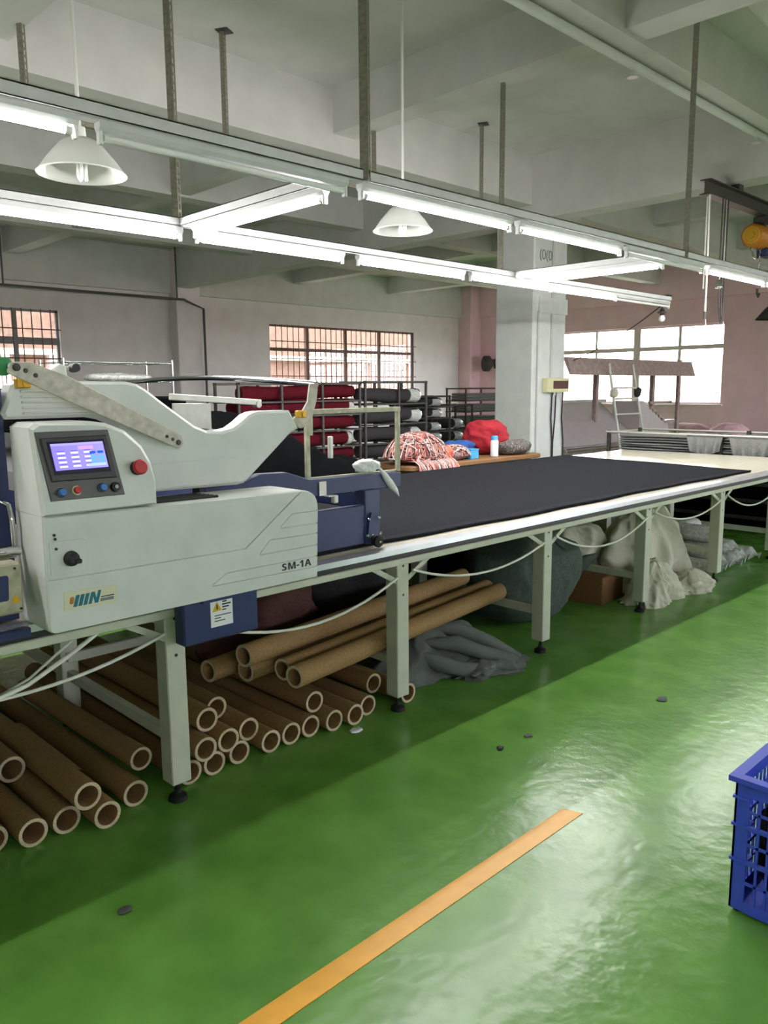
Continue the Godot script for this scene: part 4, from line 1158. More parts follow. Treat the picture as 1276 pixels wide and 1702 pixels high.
	# chrome wire shelving far behind on the left
	var ws := thing("wire_shelf", "chrome wire shelf unit standing before the back wall on the left", "shelf", Vector3(3.3, 0, -7.0))
	for x in [2.80, 3.82]:
		for z in [-6.75, -7.25]:
			obj("post", MB.new().cyl(Vector3(x, 0, z), Vector3(x, 1.83, z), 0.012, 8), M.chrome, ws)
	for y in [0.4, 1.0, 1.63, 1.80]:
		for z in [-6.75, -7.25]:
			obj("rim_wire", MB.new().cyl(Vector3(2.80, y, z), Vector3(3.82, y, z), 0.006, 6), M.chrome, ws)
		for k in 9:
			obj("cross_wire", MB.new().cyl(Vector3(2.80 + k * 0.1275, y, -6.75), Vector3(2.80 + k * 0.1275, y, -7.25), 0.004, 5), M.chrome, ws)
	single("clear_sheet", blob(Vector3(3.4, 1.637, -7.0), Vector3(0.6, 0.07, 0.30), 97, 0.03, 0.6), M.plastic, "crumpled clear plastic lying in the chrome wire shelf", "plastic")

# ------------------------------------------------------------------ racks of rolls
func roll(x0: float, x1: float, y: float, z: float, r: float, m: Material, label: String, group: String, wrapped: bool) -> void:
	var t := thing("fabric_roll", label, "roll", Vector3((x0 + x1) * 0.5, y - r, z), group)
	var pts := []
	var rad := []
	var n := 16
	var ph := rng.randf_range(0, 6)
	for k in n + 1:
		var s := k / float(n)
		pts.append(Vector3(lerpf(x0, x1, s), y + 0.012 * sin(s * 5.0 + ph) - 0.012, z + 0.01 * sin(s * 4.0 + ph)))
		rad.append(r * (1.0 + 0.06 * sin(s * 11.0 + ph * 2.0)) * (0.86 if k == 0 or k == n else 1.0))
	obj("fabric", MB.new().tube(pts, rad, 12), m, t)
	if wrapped:
		var e: Vector3 = pts[-1]
		obj("plastic_end", MB.new().tube([e + Vector3(-0.22 if m != M.cloth_red else -0.09, -0.01, 0.006), e + Vector3(-0.05, -0.012, 0.006), e + Vector3(0.0, -0.02, 0.006), e + Vector3(0.05, -0.03, 0.008)], [r * 1.02, r * 1.08, r * 0.9, r * 0.35], 10), M.plastic, t)

func rack(label: String, x0: float, x1: float, z: float, depth: float, top: float, levels: Array, uprights: Array) -> void:
	var t := thing("roll_rack", label, "rack", Vector3((x0 + x1) * 0.5, 0, z))
	for x in uprights:
		for s in [-0.5, 0.5]:
			obj("upright", MB.new().bbox(Vector3(x, top * 0.5, z + s * depth), Vector3(0.03, top, 0.03), 0.002), M.dark_steel, t)
		for y in levels:
			obj("arm", MB.new().bbox(Vector3(x, y, z), Vector3(0.022, 0.022, depth - 0.031), 0.002), M.dark_steel, t)
	for s in [-0.5, 0.5]:
		for y in levels + [top - 0.016]:
			obj("rail", MB.new().bbox(Vector3((x0 + x1) * 0.5, y, z + s * (depth + 0.031 * (1 if y < top - 0.1 else 0))), Vector3(x1 - x0, 0.022, 0.022) if y < top - 0.1 else Vector3(x1 - x0, 0.03, 0.03), 0.002), M.dark_steel, t)

func racks() -> void:
	var lv := [0.36, 0.58, 0.80, 1.02, 1.22, 1.40]
	rack("tall dark steel rack holding red fabric rolls", 5.30, 7.27, -8.15, 0.5, 1.64, lv, [5.32, 5.95, 6.6, 7.25])
	for i in lv.size():
		for j in 2:
			if j == 1 and i % 2 == 1:
				continue
			roll(5.38 + 0.05 * rng.randf(), 7.16 + 0.05 * rng.randf(), lv[i] + 0.011 + 0.096 + 0.022, -8.02 - 0.24 * j, 0.088, M.cloth_red, "dark red fabric roll lying in the steel rack", "red rolls in the rack", i % 2 == 0 and i < 5 and j == 0)
	rack("tall dark steel rack holding charcoal fabric rolls", 7.33, 8.58, -8.15, 0.5, 1.66, [0.36, 0.58, 0.80, 1.06, 1.34], [7.35, 8.0, 8.56])
	for y in [0.36, 0.58, 0.80, 1.06, 1.34]:
		roll(7.0 if y > 1.5 else 7.30, 8.50, y + 0.011 + 0.105 + 0.022, -8.02, 0.095, M.cloth_charcoal, "charcoal fabric roll in the tall rack with its plastic wrapped end showing", "charcoal rolls in the tall rack", true)
	rack("middle height dark steel rack with charcoal rolls", 8.64, 9.97, -8.85, 0.4, 1.44, [0.36, 0.52, 0.68, 0.86, 1.07, 1.25], [8.66, 9.95])
	for y in [0.36, 0.52, 0.68, 0.86, 1.07, 1.25]:
		roll(8.74, 9.84, y + 0.011 + 0.072 + 0.016, -8.80, 0.066, M.cloth_charcoal, "charcoal fabric roll in the middle height rack", "charcoal rolls in the middle rack", true)
	rack("lowest dark steel rack with charcoal rolls beside the column", 10.02, 11.34, -9.5, 0.4, 1.27, [0.36, 0.60, 0.83], [10.04, 11.32])
	for y in [0.36, 0.60, 0.83]:
		roll(10.1, 11.16, y + 0.011 + 0.090 + 0.020, -9.45, 0.084, M.cloth_charcoal, "charcoal fabric roll in the lowest rack", "charcoal rolls in the lowest rack", true)
	rack("narrow dark rack holding folded grey fabric behind the column", 12.26, 13.40, -10.5, 0.5, 1.56, [0.30, 0.57, 0.84, 1.08, 1.30], [12.28, 13.38])
	for y in [0.30, 0.57, 0.84, 1.08, 1.30]:
		var f := MB.new()
		for k in 3:
			f.bbox(Vector3(12.83, y + 0.034 + k * 0.048, -10.48), Vector3(0.98, 0.045, 0.44 - 0.01 * k), 0.016)
		single("folded_fabric", f, M.cloth_grey, "stack of folded grey fabric on a shelf of the narrow rack", "fabric", "folded grey fabric in the narrow rack")

# ------------------------------------------------------------------ the far right
func far_right() -> void:
	# steel rack across the end of the table with grey fabric on it
	var r := thing("steel_rack", "dark steel rack with horizontal bars across the table end", "rack", Vector3(9.0, 0, -3.6))
	for z in [-4.95, -3.6, -2.2]:
		for x in [8.62, 9.38]:
			obj("upright", MB.new().bbox(Vector3(x, 0.52, z), Vector3(0.04, 1.04, 0.04), 0.003), M.dark_steel, r)
	for x in [8.585, 9.415]:
		for y in [0.16, 0.34, 0.52, 0.70]:
			obj("bar", MB.new().bbox(Vector3(x, y, -3.575), Vector3(0.03, 0.035, 2.80), 0.003), M.dark_steel, r)
		obj("top_rail", MB.new().cyl(Vector3(x, 1.02, -4.97), Vector3(x, 1.02, -2.18), 0.014, 10), M.steel, r)
	for z in [-4.9, -4.3, -3.6, -2.9, -2.25]:
		obj("shelf_slat", MB.new().bbox(Vector3(9.0, 0.77, z), Vector3(0.86, 0.03, 0.10), 0.003), M.dark_steel, r)
	single("rack_contents", blob(Vector3(9.0, 0.0, -3.55), Vector3(0.74, 0.62, 2.5), 101, 0.06, 0.35), M.cloth_black, "black cloth bales stored low inside the steel rack", "fabric")
	var g := thing("fabric_pile", "pile of wavy grey fabric layers on the steel rack", "fabric", Vector3(9.0, 0.79, -3.6))
	for k in 7:
		var m := MB.new()
		var y := 0.787 + k * 0.029
		var ph := rng.randf_range(0, 6)
		m.grid(50, 10, func(u: float, v: float) -> Vector3:
			var a := v * TAU
			var z := lerpf(-4.86, -2.26, u)
			var wd := 0.355 + 0.015 * sin(z * 6.0 + ph) - (0.06 if u == 0.0 or u == 1.0 else 0.0)
			return Vector3(9.0 + signf(cos(a)) * pow(absf(cos(a)), 0.3) * wd, y + 0.015 + signf(sin(a)) * pow(absf(sin(a)), 0.7) * (0.0145 if u > 0.0 and u < 1.0 else 0.002) + 0.004 * sin(z * 4.0 + ph), z))
		obj("layer", m, M.cloth_grey, g)
	for d in [[-3.75, 0.40, 0.21], [-3.25, 0.46, 0.23]]:
		var m := MB.new()
		m.grid(26, 12, func(u: float, v: float) -> Vector3:
			var z: float = d[0] + (u - 0.5) * d[1] * (1.0 - 0.18 * v)
			var drop: float = d[2] * v * (0.75 + 0.25 * sin(u * PI))
			return Vector3(8.565 - 0.022 - 0.020 * sin(u * 24.0) * (0.3 + v) - 0.03 * v * (1.0 - v), 1.01 - drop, z))
		m.grid(26, 6, func(u: float, v: float) -> Vector3:
			var z: float = d[0] + (u - 0.5) * d[1]
			return Vector3(lerpf(8.543 - 0.006 * sin(u * 24.0), 8.85, v), 1.01 + 0.025 * sin(v * PI) , z))
		obj("draped_end", m, M.cloth_grey, g)
	# fabric inspection machine with its hood
	var q := thing("inspection_machine", "fabric inspection machine with a sloping grey board under a long hood", "machine", Vector3(12.8, 0, -7.4))
	obj("hood", MB.new().prism(V2([-7.55, 2.06, -6.75, 2.00, -6.66, 1.74, -6.70, 1.74, -6.80, 1.95, -7.55, 2.00]), 10.45, 14.65, 0.004, Transform3D(Basis(Vector3(0, 0, 1), Vector3(0, 1, 0), Vector3(1, 0, 0)), Vector3.ZERO)), M.insp_frame, q)
	obj("sloping_board", MB.new().prism(V2([-7.95, 1.27, -7.90, 1.29, -7.06, 0.60, -7.10, 0.57]), 10.5, 13.35, 0.003, Transform3D(Basis(Vector3(0, 0, 1), Vector3(0, 1, 0), Vector3(1, 0, 0)), Vector3.ZERO)), M.insp_board, q)
	obj("side_cheek", MB.new().prism(V2([13.36, 0.55, 14.5, 0.55, 14.45, 0.84, 14.15, 0.95, 13.75, 1.15, 13.45, 1.30, 13.30, 1.30]), -7.60, -7.05, 0.01), M.insp_board, q)
	for k in 6:
		obj("step_tooth", MB.new().bbox(Vector3(13.72 + k * 0.12, 1.17 - k * 0.055, -7.05), Vector3(0.10, 0.05, 0.05), 0.006), M.insp_frame, q)
	obj("top_roller", MB.new().cyl(Vector3(10.45, 1.30, -7.80), Vector3(13.4, 1.30, -7.80), 0.028, 12), M.steel, q)
	obj("front_roller", MB.new().cyl(Vector3(10.9, 0.54, -7.02), Vector3(13.2, 0.54, -7.02), 0.035, 12), M.chrome, q)
	obj("front_roller", MB.new().cyl(Vector3(10.9, 0.46, -6.98), Vector3(13.2, 0.46, -6.98), 0.02, 12), M.chrome, q)
	obj("body", MB.new().span(Vector3(10.5, 0.05, -8.2), Vector3(13.3, 0.56, -7.15)), M.insp_frame, q)
	for x in [14.62, 12.55, 10.55]:
		obj("post", MB.new().bbox(Vector3(x, 1.0, -7.5), Vector3(0.08, 2.0, 0.08), 0.005), M.insp_frame, q)
	obj("post", MB.new().bbox(Vector3(15.1, 1.03, -7.2), Vector3(0.09, 2.06, 0.06), 0.005), M.insp_frame, q)
	obj("tie_bar", MB.new().bbox(Vector3(14.7, 1.25, -7.36), Vector3(0.9, 0.05, 0.05), 0.004), M.insp_frame, q)
	obj("side_tray", MB.new().bbox(Vector3(14.75, 0.86, -7.35), Vector3(0.9, 0.10, 0.26), 0.01), M.insp_frame, q)
	# ladder leaning on the machine
	var l := thing("ladder", "slim steel ladder leaning against the inspection machine hood", "ladder", Vector3(12.2, 0, -6.8))
	var f0 := Vector3(11.78, 0.0, -6.45)
	var f1 := Vector3(12.62, 0.0, -6.45)
	var t0 := Vector3(11.45, 1.92, -6.62)
	var t1 := Vector3(12.20, 1.92, -6.62)
	obj("rail", MB.new().cyl(f0, t0, 0.02, 10), M.shade, l)
	obj("rail", MB.new().cyl(f1, t1, 0.02, 10), M.shade, l)
	for s in [0.30, 0.44, 0.58, 0.71, 0.80]:
		obj("rung", MB.new().cyl(f0.lerp(t0, s), f1.lerp(t1, s), 0.014, 8), M.shade, l)
	single("tied_rag", blob(Vector3(11.55, 1.38, -6.575), Vector3(0.10, 0.14, 0.10), 111, 0.02, 0.6), M.sack_white, "pale rag tied round the ladder rail", "rag")
	single("tied_rag", blob(Vector3(12.32, 1.38, -6.575), Vector3(0.10, 0.16, 0.10), 112, 0.02, 0.6), M.cloth_charcoal, "dark rag tied round the ladder rail", "rag")
	# pink and brown sacks against the right wall
	for p in [[17.2, -7.85, 0.82, 0.74, 121, "plump pink sack in the pile by the right wall"], [17.0, -6.95, 0.85, 0.76, 122, "plump pink sack in the pile by the right wall"], [16.2, -7.4, 0.9, 0.58, 123, "plump pink sack in the pile by the right wall"]]:
		single("pink_sack", blob(Vector3(p[0], 0, p[1]), Vector3(p[2], p[3], p[2] * 0.95), p[4], 0.07, 0.55, 0.0, 60, 36, 1.5, 0.08, 2.5), M.pink_sack, p[5], "sack", "pink sacks by the right wall")
	for p in [[16.8, -6.02, 131], [16.9, -5.1, 132]]:
		single("brown_sack", blob(Vector3(p[0], 0, p[1]), Vector3(0.9, 0.56, 0.8), p[2], 0.07, 0.55), M.insp_frame, "brownish sack lying beside the pink sacks", "sack", "brown sacks by the right wall")

# ------------------------------------------------------------------ overhead things
func overhead() -> void:
	var pend := func(at: Vector3, top: float, label: String) -> void:
		var t := thing("pendant_lamp", label, "lamp", at)
		obj("rod", MB.new().cyl(at + Vector3(0, 0.22, 0), Vector3(at.x, top, at.z), 0.010, 8), M.shade, t)
		obj("lamp_shade", MB.new().lathe([Vector2(0.045, 0.165), Vector2(0.075, 0.160), Vector2(0.10, 0.14), Vector2(0.165, 0.065), Vector2(0.205, 0.008), Vector2(0.215, 0.0), Vector2(0.208, -0.002), Vector2(0.198, 0.008), Vector2(0.158, 0.062), Vector2(0.095, 0.132), Vector2(0.04, 0.155)], Transform3D(Basis(), at), 32), M.shade, t)
		obj("socket", MB.new().lathe([Vector2(0, 0.225), Vector2(0.028, 0.22), Vector2(0.032, 0.165), Vector2(0.030, 0.10), Vector2(0, 0.10)], Transform3D(Basis(), at), 16, false), M.shade, t)
		var spiral := MB.new()
		for k in 3:
			var a := TAU * k / 3.0
			var c := Vector3(cos(a), 0, sin(a)) * 0.020
			var d := Vector3(cos(a + 0.9), 0, sin(a + 0.9)) * 0.020
			spiral.tube([at + c + Vector3(0, 0.10, 0), at + c + Vector3(0, -0.012, 0), at + (c + d) * 0.5 + Vector3(0, -0.026, 0), at + d + Vector3(0, -0.012, 0), at + d + Vector3(0, 0.10, 0)], 0.0085, 8)
		obj("bulb", spiral, M.bulb, t)
	pend.call(Vector3(1.82, 2.615, -4.0), 4.67, "white cone pendant lamp hanging above the spreading machine")
	pend.call(Vector3(4.20, 2.66, -4.1), 4.67, "white cone pendant lamp hanging above the spread fabric")
	var dk := thing("wall_lamp", "dark cone lamp hanging by the right wall", "lamp", Vector3(13.5, 2.6, -4.95))
	obj("lamp_shade", MB.new().lathe([Vector2(0.04, 0.22), Vector2(0.10, 0.17), Vector2(0.24, 0.0), Vector2(0.23, 0.0), Vector2(0.09, 0.15)], Transform3D(Basis(), Vector3(13.5, 2.60, -4.95)), 24), M.dark_steel, dk)
	obj("rod", MB.new().cyl(Vector3(13.5, 2.80, -4.95), Vector3(13.5, SLAB, -4.95), 0.01, 8), M.dark_steel, dk)
	# white pipe with clamps under the beam
	var p := thing("sprinkler_pipe", "white pipe with sprinkler heads running under the concrete beam", "pipe", Vector3(8, 4.1, -3.55))
	obj("pipe", MB.new().cyl(Vector3(-6, 4.150, -3.53), Vector3(9.38, 4.150, -3.53), 0.036, 14), M.column, p)
	for x in [3.4, 6.32, 8.9]:
		var h := MB.new()
		h.cyl(Vector3(x, 4.11, -3.53), Vector3(x, 4.06, -3.53), 0.016, 8)
		h.lathe([Vector2(0, 4.055), Vector2(0.045, 4.055), Vector2(0.045, 4.062), Vector2(0, 4.062)], Transform3D(Basis(), Vector3(x, 0, -3.53)), 14, false)
		obj("sprinkler_head", h, M.shade, p)
	# monorail beam with its orange hoist
	var b := thing("hoist_beam", "dark steel runway beam hung below the ceiling", "beam", Vector3(10.2, 3.6, -3.95))
	var prof := V2([-0.06, 0.0, 0.06, 0.0, 0.06, 0.012, 0.008, 0.018, 0.008, 0.142, 0.06, 0.148, 0.06, 0.16, -0.06, 0.16, -0.06, 0.148, -0.008, 0.142, -0.008, 0.018, -0.06, 0.012])
	obj("i_beam", MB.new().prism(prof, 8.75, 14.0, 0.0, Transform3D(Basis(Vector3(0, 0, 1), Vector3(0, 1, 0), Vector3(1, 0, 0)), Vector3(0, 3.60, -3.98))), M.dark_steel, b)
	for x in [9.58, 13.0]:
		obj("hanger", MB.new().bbox(Vector3(x, 3.795, -3.98), Vector3(0.12, 0.07, 0.10) if x < 10 else Vector3(0.12, 0.92, 0.10), 0.004) if x < 10 else MB.new().bbox(Vector3(x, 3.99, -3.98), Vector3(0.12, 0.46, 0.10), 0.004), M.dark_steel, b)
	var h := thing("electric_hoist", "orange electric hoist hanging from the runway beam", "hoist", Vector3(10.5, 3.2, -4.1))
	var hx := 10.45
	obj("trolley", MB.new().bbox(Vector3(hx, 3.56, -3.98), Vector3(0.22, 0.075, 0.20), 0.008), M.dark_steel, h)
	obj("motor_case", MB.new().tube([Vector3(hx - 0.22, 3.37, -4.04), Vector3(hx - 0.20, 3.37, -4.04), Vector3(hx + 0.16, 3.37, -4.04), Vector3(hx + 0.19, 3.37, -4.04)], [0.12, 0.145, 0.145, 0.12], 8), M.orange, h, "orange octagonal motor case")
	obj("end_ring", MB.new().lathe([Vector2(0.105, 0.0), Vector2(0.105, 0.012), Vector2(0.085, 0.014), Vector2(0.075, 0.004), Vector2(0.04, 0.004), Vector2(0.035, 0.02), Vector2(0, 0.02)], Transform3D(Basis(Vector3(0, 0, 1), PI / 2), Vector3(hx - 0.218, 3.37, -4.04)), 20, false), M.brass, h)
	obj("load_block", MB.new().bbox(Vector3(hx + 0.22, 3.20, -4.02), Vector3(0.30, 0.10, 0.14), 0.02), M.blue, h)
	obj("coil", MB.new().tube([Vector3(hx - 0.02, 3.25, -4.12), Vector3(hx + 0.06, 3.16, -4.12), Vector3(hx + 0.18, 3.14, -4.12), Vector3(hx + 0.24, 3.22, -4.12), Vector3(hx + 0.16, 3.27, -4.12)], 0.014, 7), M.chrome, h)
	obj("gear_case", MB.new().bbox(Vector3(hx + 0.30, 3.36, -4.0), Vector3(0.22, 0.22, 0.22), 0.02), M.dark_steel, h)
	obj("suspension", MB.new().bbox(Vector3(hx, 3.51, -4.0), Vector3(0.08, 0.10, 0.06), 0.006), M.dark_steel, h)
	var ch := MB.new()
	for k in 9:
		ch.tube([Vector3(hx + 0.05, 3.22 - k * 0.05, -4.04), Vector3(hx + 0.065 - 0.03 * (k % 2), 3.195 - k * 0.05, -4.03), Vector3(hx + 0.05, 3.17 - k * 0.05, -4.04)], 0.008, 5)
	obj("chain", ch, M.chrome, h)
	obj("hook", MB.new().tube([Vector3(hx + 0.05, 2.76, -4.04), Vector3(hx + 0.05, 2.70, -4.04), Vector3(hx + 0.09, 2.66, -4.04), Vector3(hx + 0.12, 2.70, -4.04)], 0.014, 7), M.dark_steel, h)
	var cb := thing("hoist_cables", "loops of control cable hanging from the runway beam end", "cable", Vector3(9.0, 3.0, -4.0))
	obj("pull_cord", MB.new().tube([Vector3(8.80, 3.60, -3.95), Vector3(8.83, 3.05, -3.95), Vector3(8.84, 2.62, -3.95), Vector3(8.84, 2.36, -3.95)], 0.011, 7), M.cable_white, cb)
	obj("pull_cord", MB.new().tube([Vector3(8.86, 3.60, -4.0), Vector3(8.87, 3.05, -4.0), Vector3(8.87, 2.62, -4.0)], 0.008, 6), M.cable_white, cb)
	obj("weight", MB.new().cyl(Vector3(8.84, 2.37, -3.95), Vector3(8.84, 2.29, -3.95), 0.016, 8), M.dark_steel, cb)
	obj("cord_loop", MB.new().tube([Vector3(8.86, 2.29, -3.95), Vector3(8.90, 2.12, -3.95), Vector3(8.98, 2.02, -3.94), Vector3(9.10, 2.05, -3.92), Vector3(9.18, 2.16, -3.90), Vector3(9.22, 2.28, -3.90)], 0.006, 6), M.cable_white, cb)
	for k in 3:
		var pts := []
		for s in 13:
			var a := s / 12.0 * PI
			pts.append(Vector3(9.06 + 0.16 * (1.0 - cos(a)) * 0.5 + 0.03 * k, 2.99 - (0.78 - 0.05 * k) * sin(a * 0.5) * (1.0 if s <= 12 else 0.0), -3.92 + 0.02 * k))
		obj("cable_coil", MB.new().tube([Vector3(9.08 + 0.05 * k, 3.60, -3.92 + 0.01 * k), Vector3(9.08 + 0.05 * k, 2.80, -3.92 + 0.01 * k), Vector3(9.12 + 0.03 * k, 2.5, -3.92 + 0.01 * k), Vector3(9.17 + 0.01 * k, 2.27, -3.92 + 0.01 * k)], 0.008, 6), M.wire, cb)
	obj("control_box", MB.new().lathe([Vector2(0, 0.05), Vector2(0.022, 0.045), Vector2(0.028, 0.0), Vector2(0.045, -0.035), Vector2(0.042, -0.045), Vector2(0, -0.045)], Transform3D(Basis(), Vector3(9.05, 2.68, -3.90)), 14), M.chrome, cb)
	obj("lead", MB.new().tube([Vector3(9.05, 2.73, -3.90), Vector3(9.06, 2.86, -3.9), Vector3(9.14, 2.93, -3.9), Vector3(9.2, 3.60, -3.93)], 0.007, 6), M.cable_white, cb)
	obj("lead", MB.new().tube([Vector3(9.05, 2.64, -3.90), Vector3(9.08, 2.42, -3.9), Vector3(9.15, 2.26, -3.91)], 0.008, 6), M.wire, cb)
	# bare bulb in front of the window and the slack wire crossing it
	var bl := thing("bare_bulb", "bare round bulb hanging on a short rod before the bright window", "bulb", Vector3(9.13, 2.35, -4.6))
	obj("rod", MB.new().cyl(Vector3(9.13, 2.45, -4.6), Vector3(9.13, 2.62, -4.6), 0.008, 8), M.wire, bl)
	obj("holder", MB.new().lathe([Vector2(0.0, 0.05), Vector2(0.02, 0.05), Vector2(0.03, 0.02), Vector2(0.06, 0.005), Vector2(0.03, -0.01), Vector2(0.024, -0.03), Vector2(0, -0.03)], Transform3D(Basis(), Vector3(9.13, 2.42, -4.6)), 14), M.wire, bl)
	obj("glass", MB.new().lathe([Vector2(0.018, 0.0), Vector2(0.034, -0.025), Vector2(0.038, -0.05), Vector2(0.028, -0.075), Vector2(0, -0.088)], Transform3D(Basis(), Vector3(9.13, 2.40, -4.6)), 14), M.bulb, bl)
	obj("bracket", MB.new().span(Vector3(9.08, 2.60, -4.62), Vector3(9.16, 2.62, -4.50)), M.wire, bl)
	var wp := []
	for s in 15:
		var f := s / 14.0
		wp.append(Vector3(9.2, 2.60, -4.52).lerp(Vector3(10.6, 1.955, -6.74), f) + Vector3(0, -0.28 * f * (1.0 - f), 0))
	single("slack_wire", MB.new().tube(wp, 0.007, 6), M.wire, "dark slack wire running from the channel end down to the inspection hood", "wire")
	# wires and boxes on the column
	var bx := thing("switch_box", "cream distribution box with a brown window on the column", "box", Vector3(9.98, 1.5, -6.6))
	obj("box_body", MB.new().bbox(Vector3(9.975, 1.588, -6.62), Vector3(0.56, 0.20, 0.094), 0.010), M.box_cream, bx)
	obj("box_window", MB.new().bbox(Vector3(10.03, 1.59, -6.573), Vector3(0.38, 0.115, 0.012), 0.004), M.brown_glass, bx)
	obj("lower_lip", MB.new().bbox(Vector3(9.975, 1.487, -6.60), Vector3(0.58, 0.012, 0.13), 0.003), M.box_cream, bx)
	var cw := thing("column_wiring", "white conduits and black cables fixed to the concrete column", "cables", Vector3(9.9, 0.9, -6.66))
	obj("conduit", MB.new().cyl(Vector3(9.89, 1.69, -6.655), Vector3(9.89, 3.83, -6.655), 0.016, 8), M.ceiling, cw)
	obj("conduit", MB.new().cyl(Vector3(9.55, 0.0, -6.655), Vector3(9.55, 2.62, -6.655), 0.012, 8), M.ceiling, cw)
	obj("trunking", MB.new().span(Vector3(9.56, 2.60, -6.67), Vector3(10.26, 2.82, -6.64)), M.column, cw)
	obj("comb_strip", MB.new().span(Vector3(9.95, 1.44, -6.67), Vector3(10.17, 1.481, -6.64)), M.sticker, cw)
	for c in [[9.92, 9.95], [10.02, 9.97], [10.20, 10.24]]:
		obj("black_cable", MB.new().tube([Vector3(c[0], 1.48, -6.645), Vector3(c[0] - 0.01, 1.1, -6.65), Vector3(c[1], 0.75, -6.65), Vector3(c[1], 0.02, -6.65)], 0.011, 7), M.cable_black, cw)
	var font := SystemFont.new()
	font.font_names = PackedStringArray(["Droid Sans"])
	var tm := TextMesh.new()
	tm.text = "(0(0"
	tm.font = font
	tm.font_size = 40
	tm.pixel_size = 0.0046
	tm.depth = 0.004
	var tx := single("painted_marks", tm, M.ink_grey, "faint dark painted marks high on the concrete column", "marking")
	tx.position = Vector3(9.72, 3.40, -6.667)
	# fan on the right wall by the corner
	var fn := thing("wall_fan", "dark wall fan fixed on the right wall near the corner", "fan", Vector3(19.8, 2.1, -15.5))
	obj("wall_plate", MB.new().bbox(Vector3(19.97, 2.3, -15.45), Vector3(0.06, 0.3, 0.16), 0.01), M.dark_steel, fn)
	obj("motor", MB.new().cyl(Vector3(19.94, 2.35, -15.45), Vector3(19.70, 2.35, -15.55), 0.08, 12), M.dark_steel, fn)
	obj("guard", MB.new().tube([Vector3(19.78, 2.30, -15.52), Vector3(19.72, 2.30, -15.55), Vector3(19.58, 2.30, -15.62), Vector3(19.54, 2.30, -15.64)], [0.16, 0.24, 0.24, 0.14], 18), M.dark_steel, fn)
	# dark pipe along the back wall on rods
	var dp := thing("wall_pipe", "dark thin pipe on hanger rods along the back wall", "pipe", Vector3(3, 3.5, -16.0))
	obj("pipe", MB.new().tube([Vector3(-7.9, 3.56, -16.1), Vector3(9.50, 3.56, -16.1), Vector3(9.55, 3.54, -16.12), Vector3(10.06, 3.4, -16.22), Vector3(10.06, 0.1, -16.22)], 0.028, 8), M.gunmetal, dp)
	for x in [5.64, 9.32, 1.9]:
		obj("hanger_rod", MB.new().cyl(Vector3(x, 3.57, -16.1), Vector3(x, SLAB, -16.1), 0.018, 6), M.gunmetal, dp)

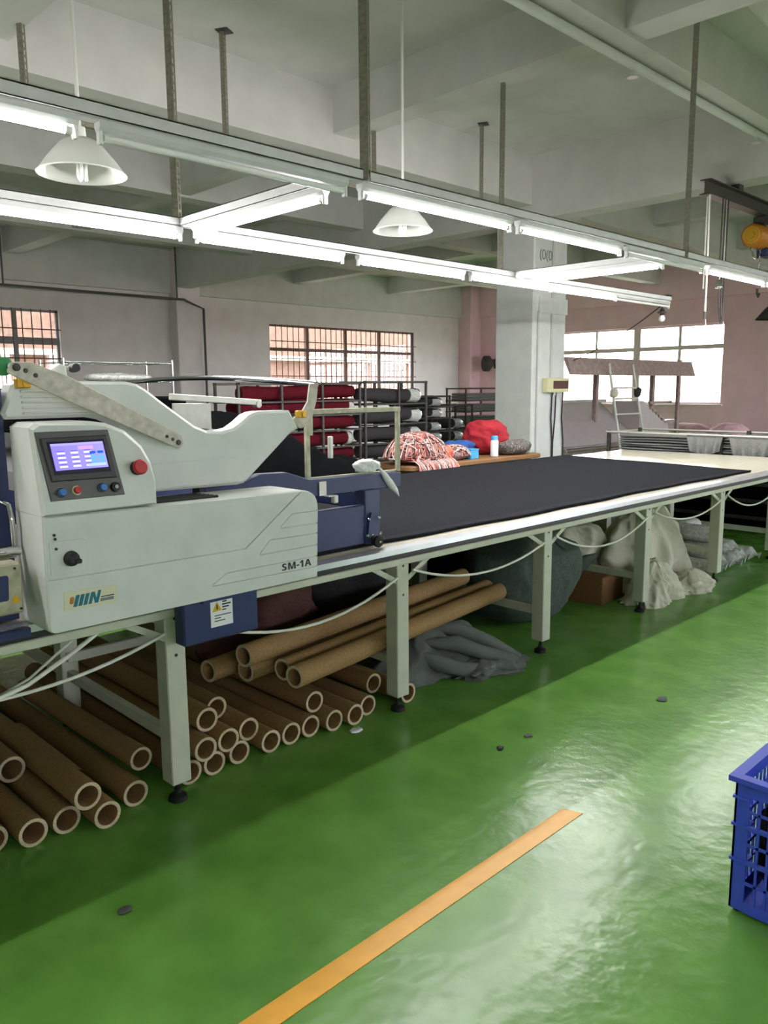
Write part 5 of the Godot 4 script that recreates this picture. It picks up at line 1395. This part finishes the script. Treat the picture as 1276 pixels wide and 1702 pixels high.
# ------------------------------------------------------------------ in front
func foreground() -> void:
	single("floor_tape", MB.new().prism(V2([-2.0, 1.425, 2.40, 1.430, 2.372, 1.500, -2.0, 1.503]), 0.0, 0.002, 0.0, Transform3D(Basis(Vector3(1, 0, 0), Vector3(0, 0, -1), Vector3(0, 1, 0)), Vector3.ZERO)), M.tape, "yellow orange tape line stuck on the green floor", "floor marking")
	# blue plastic crate
	var c := thing("plastic_crate", "blue plastic crate with open grid sides on the green floor", "crate", Vector3(2.52, 0, -0.6))
	var x0 := 2.236
	var x1 := 2.84
	var z0 := -0.832
	var z1 := -0.40
	var H := 0.43
	for p in [[x0, z0], [x1, z0], [x0, z1], [x1, z1]]:
		var sx := signf(2.5 - p[0])
		var sz := signf(-0.6 - p[1])
		var m := MB.new()
		m.span(Vector3(p[0], 0.012, p[1]), Vector3(p[0] + sx * 0.006, H - 0.02, p[1] + sz * 0.042))
		m.span(Vector3(p[0], 0.012, p[1]), Vector3(p[0] + sx * 0.042, H - 0.02, p[1] + sz * 0.006))
		for y in [0.165, 0.275, 0.36]:
			m.span(Vector3(p[0] - sx * 0.005, y, p[1] - sz * 0.005), Vector3(p[0] + sx * 0.044, y + 0.008, p[1] + sz * 0.044))
		obj("corner_post", m, M.crate, c)
	for side in [[Vector3(x0, 0, z0), Vector3(x0, 0, z1)], [Vector3(x1, 0, z0), Vector3(x1, 0, z1)], [Vector3(x0, 0, z0), Vector3(x1, 0, z0)], [Vector3(x0, 0, z1), Vector3(x1, 0, z1)]]:
		var a: Vector3 = side[0]
		var b: Vector3 = side[1]
		var d := (b - a).normalized()
		var len_ := a.distance_to(b)
		var o := Vector3(0.003, 0, 0) if absf(d.x) < 0.5 else Vector3(0, 0, 0.003)
		var n := int(round((len_ - 0.084) / 0.030))
		for k in range(1, n):
			var q := a + d * (0.042 + (len_ - 0.084) * k / n)
			obj("upright_slat", MB.new().span(q - o - d * 0.0035 + Vector3(0, 0.04, 0), q + o + d * 0.0035 + Vector3(0, 0.375, 0)), M.crate, c)
		for y in [[0.012, 0.045, 1.4], [0.100, 0.108, 1.0], [0.165, 0.176, 2.0], [0.222, 0.230, 1.0], [0.275, 0.286, 2.0], [0.325, 0.332, 1.0], [0.375, 0.42, 1.2]]:
			obj("cross_slat", MB.new().span(a + d * 0.04 - o * y[2] + Vector3(0, y[0], 0), b - d * 0.04 + o * y[2] + Vector3(0, y[1], 0)), M.crate, c)
		var r := MB.new()
		var e := Vector3(0.016, 0, 0) if absf(d.x) < 0.5 else Vector3(0, 0, 0.016)
		r.span(a - (d * 0.016 if absf(d.x) < 0.5 else d * -0.0162) - e + Vector3(0, H - 0.016, 0), b + (d * 0.016 if absf(d.x) < 0.5 else d * -0.0162) + e + Vector3(0, H, 0))
		obj("rim", r, M.crate, c)
	obj("bottom", MB.new().span(Vector3(x0 + 0.004, 0.008, z0 + 0.004), Vector3(x1 - 0.004, 0.018, z1 - 0.004)), M.crate, c)
	for p in [[x0 + 0.02, z0 + 0.02], [x1 - 0.02, z0 + 0.02], [x0 + 0.02, z1 - 0.02], [x1 - 0.02, z1 - 0.02]]:
		obj("foot", MB.new().cyl(Vector3(p[0], 0, p[1]), Vector3(p[0], 0.010, p[1]), 0.012, 8), M.rubber, c)
	single("black_garment", blob(Vector3(2.54, 0.019, -0.616), Vector3(0.57, 0.27, 0.40), 141, 0.03, 0.22), M.cloth_black, "black cloth bundle filling the blue crate", "cloth")
	# scraps on the floor
	for s in [[3.617, -1.73, 0.06, M.sack_grey, "small grey lint scrap on the green floor before the table"], [2.802, -1.961, 0.035, M.gunmetal, "thin dark lint scrap on the floor in the table light edge"], [2.606, -1.97, 0.026, M.black, "short black thread scrap on the green floor"], [0.945, -2.103, 0.026, M.gunmetal, "dark curled scrap on the green floor near the tubes"], [2.29, -2.55, 0.06, M.sticker, "white paper scrap by the cardboard tube ends"]]:
		single("floor_scrap", blob(Vector3(s[0], 0, s[1]), Vector3(s[2], 0.006, s[2] * 0.45), int(s[0] * 100), 0.012, 0.7, 0.0, 16, 8, 30.0), s[3], s[4], "scrap")
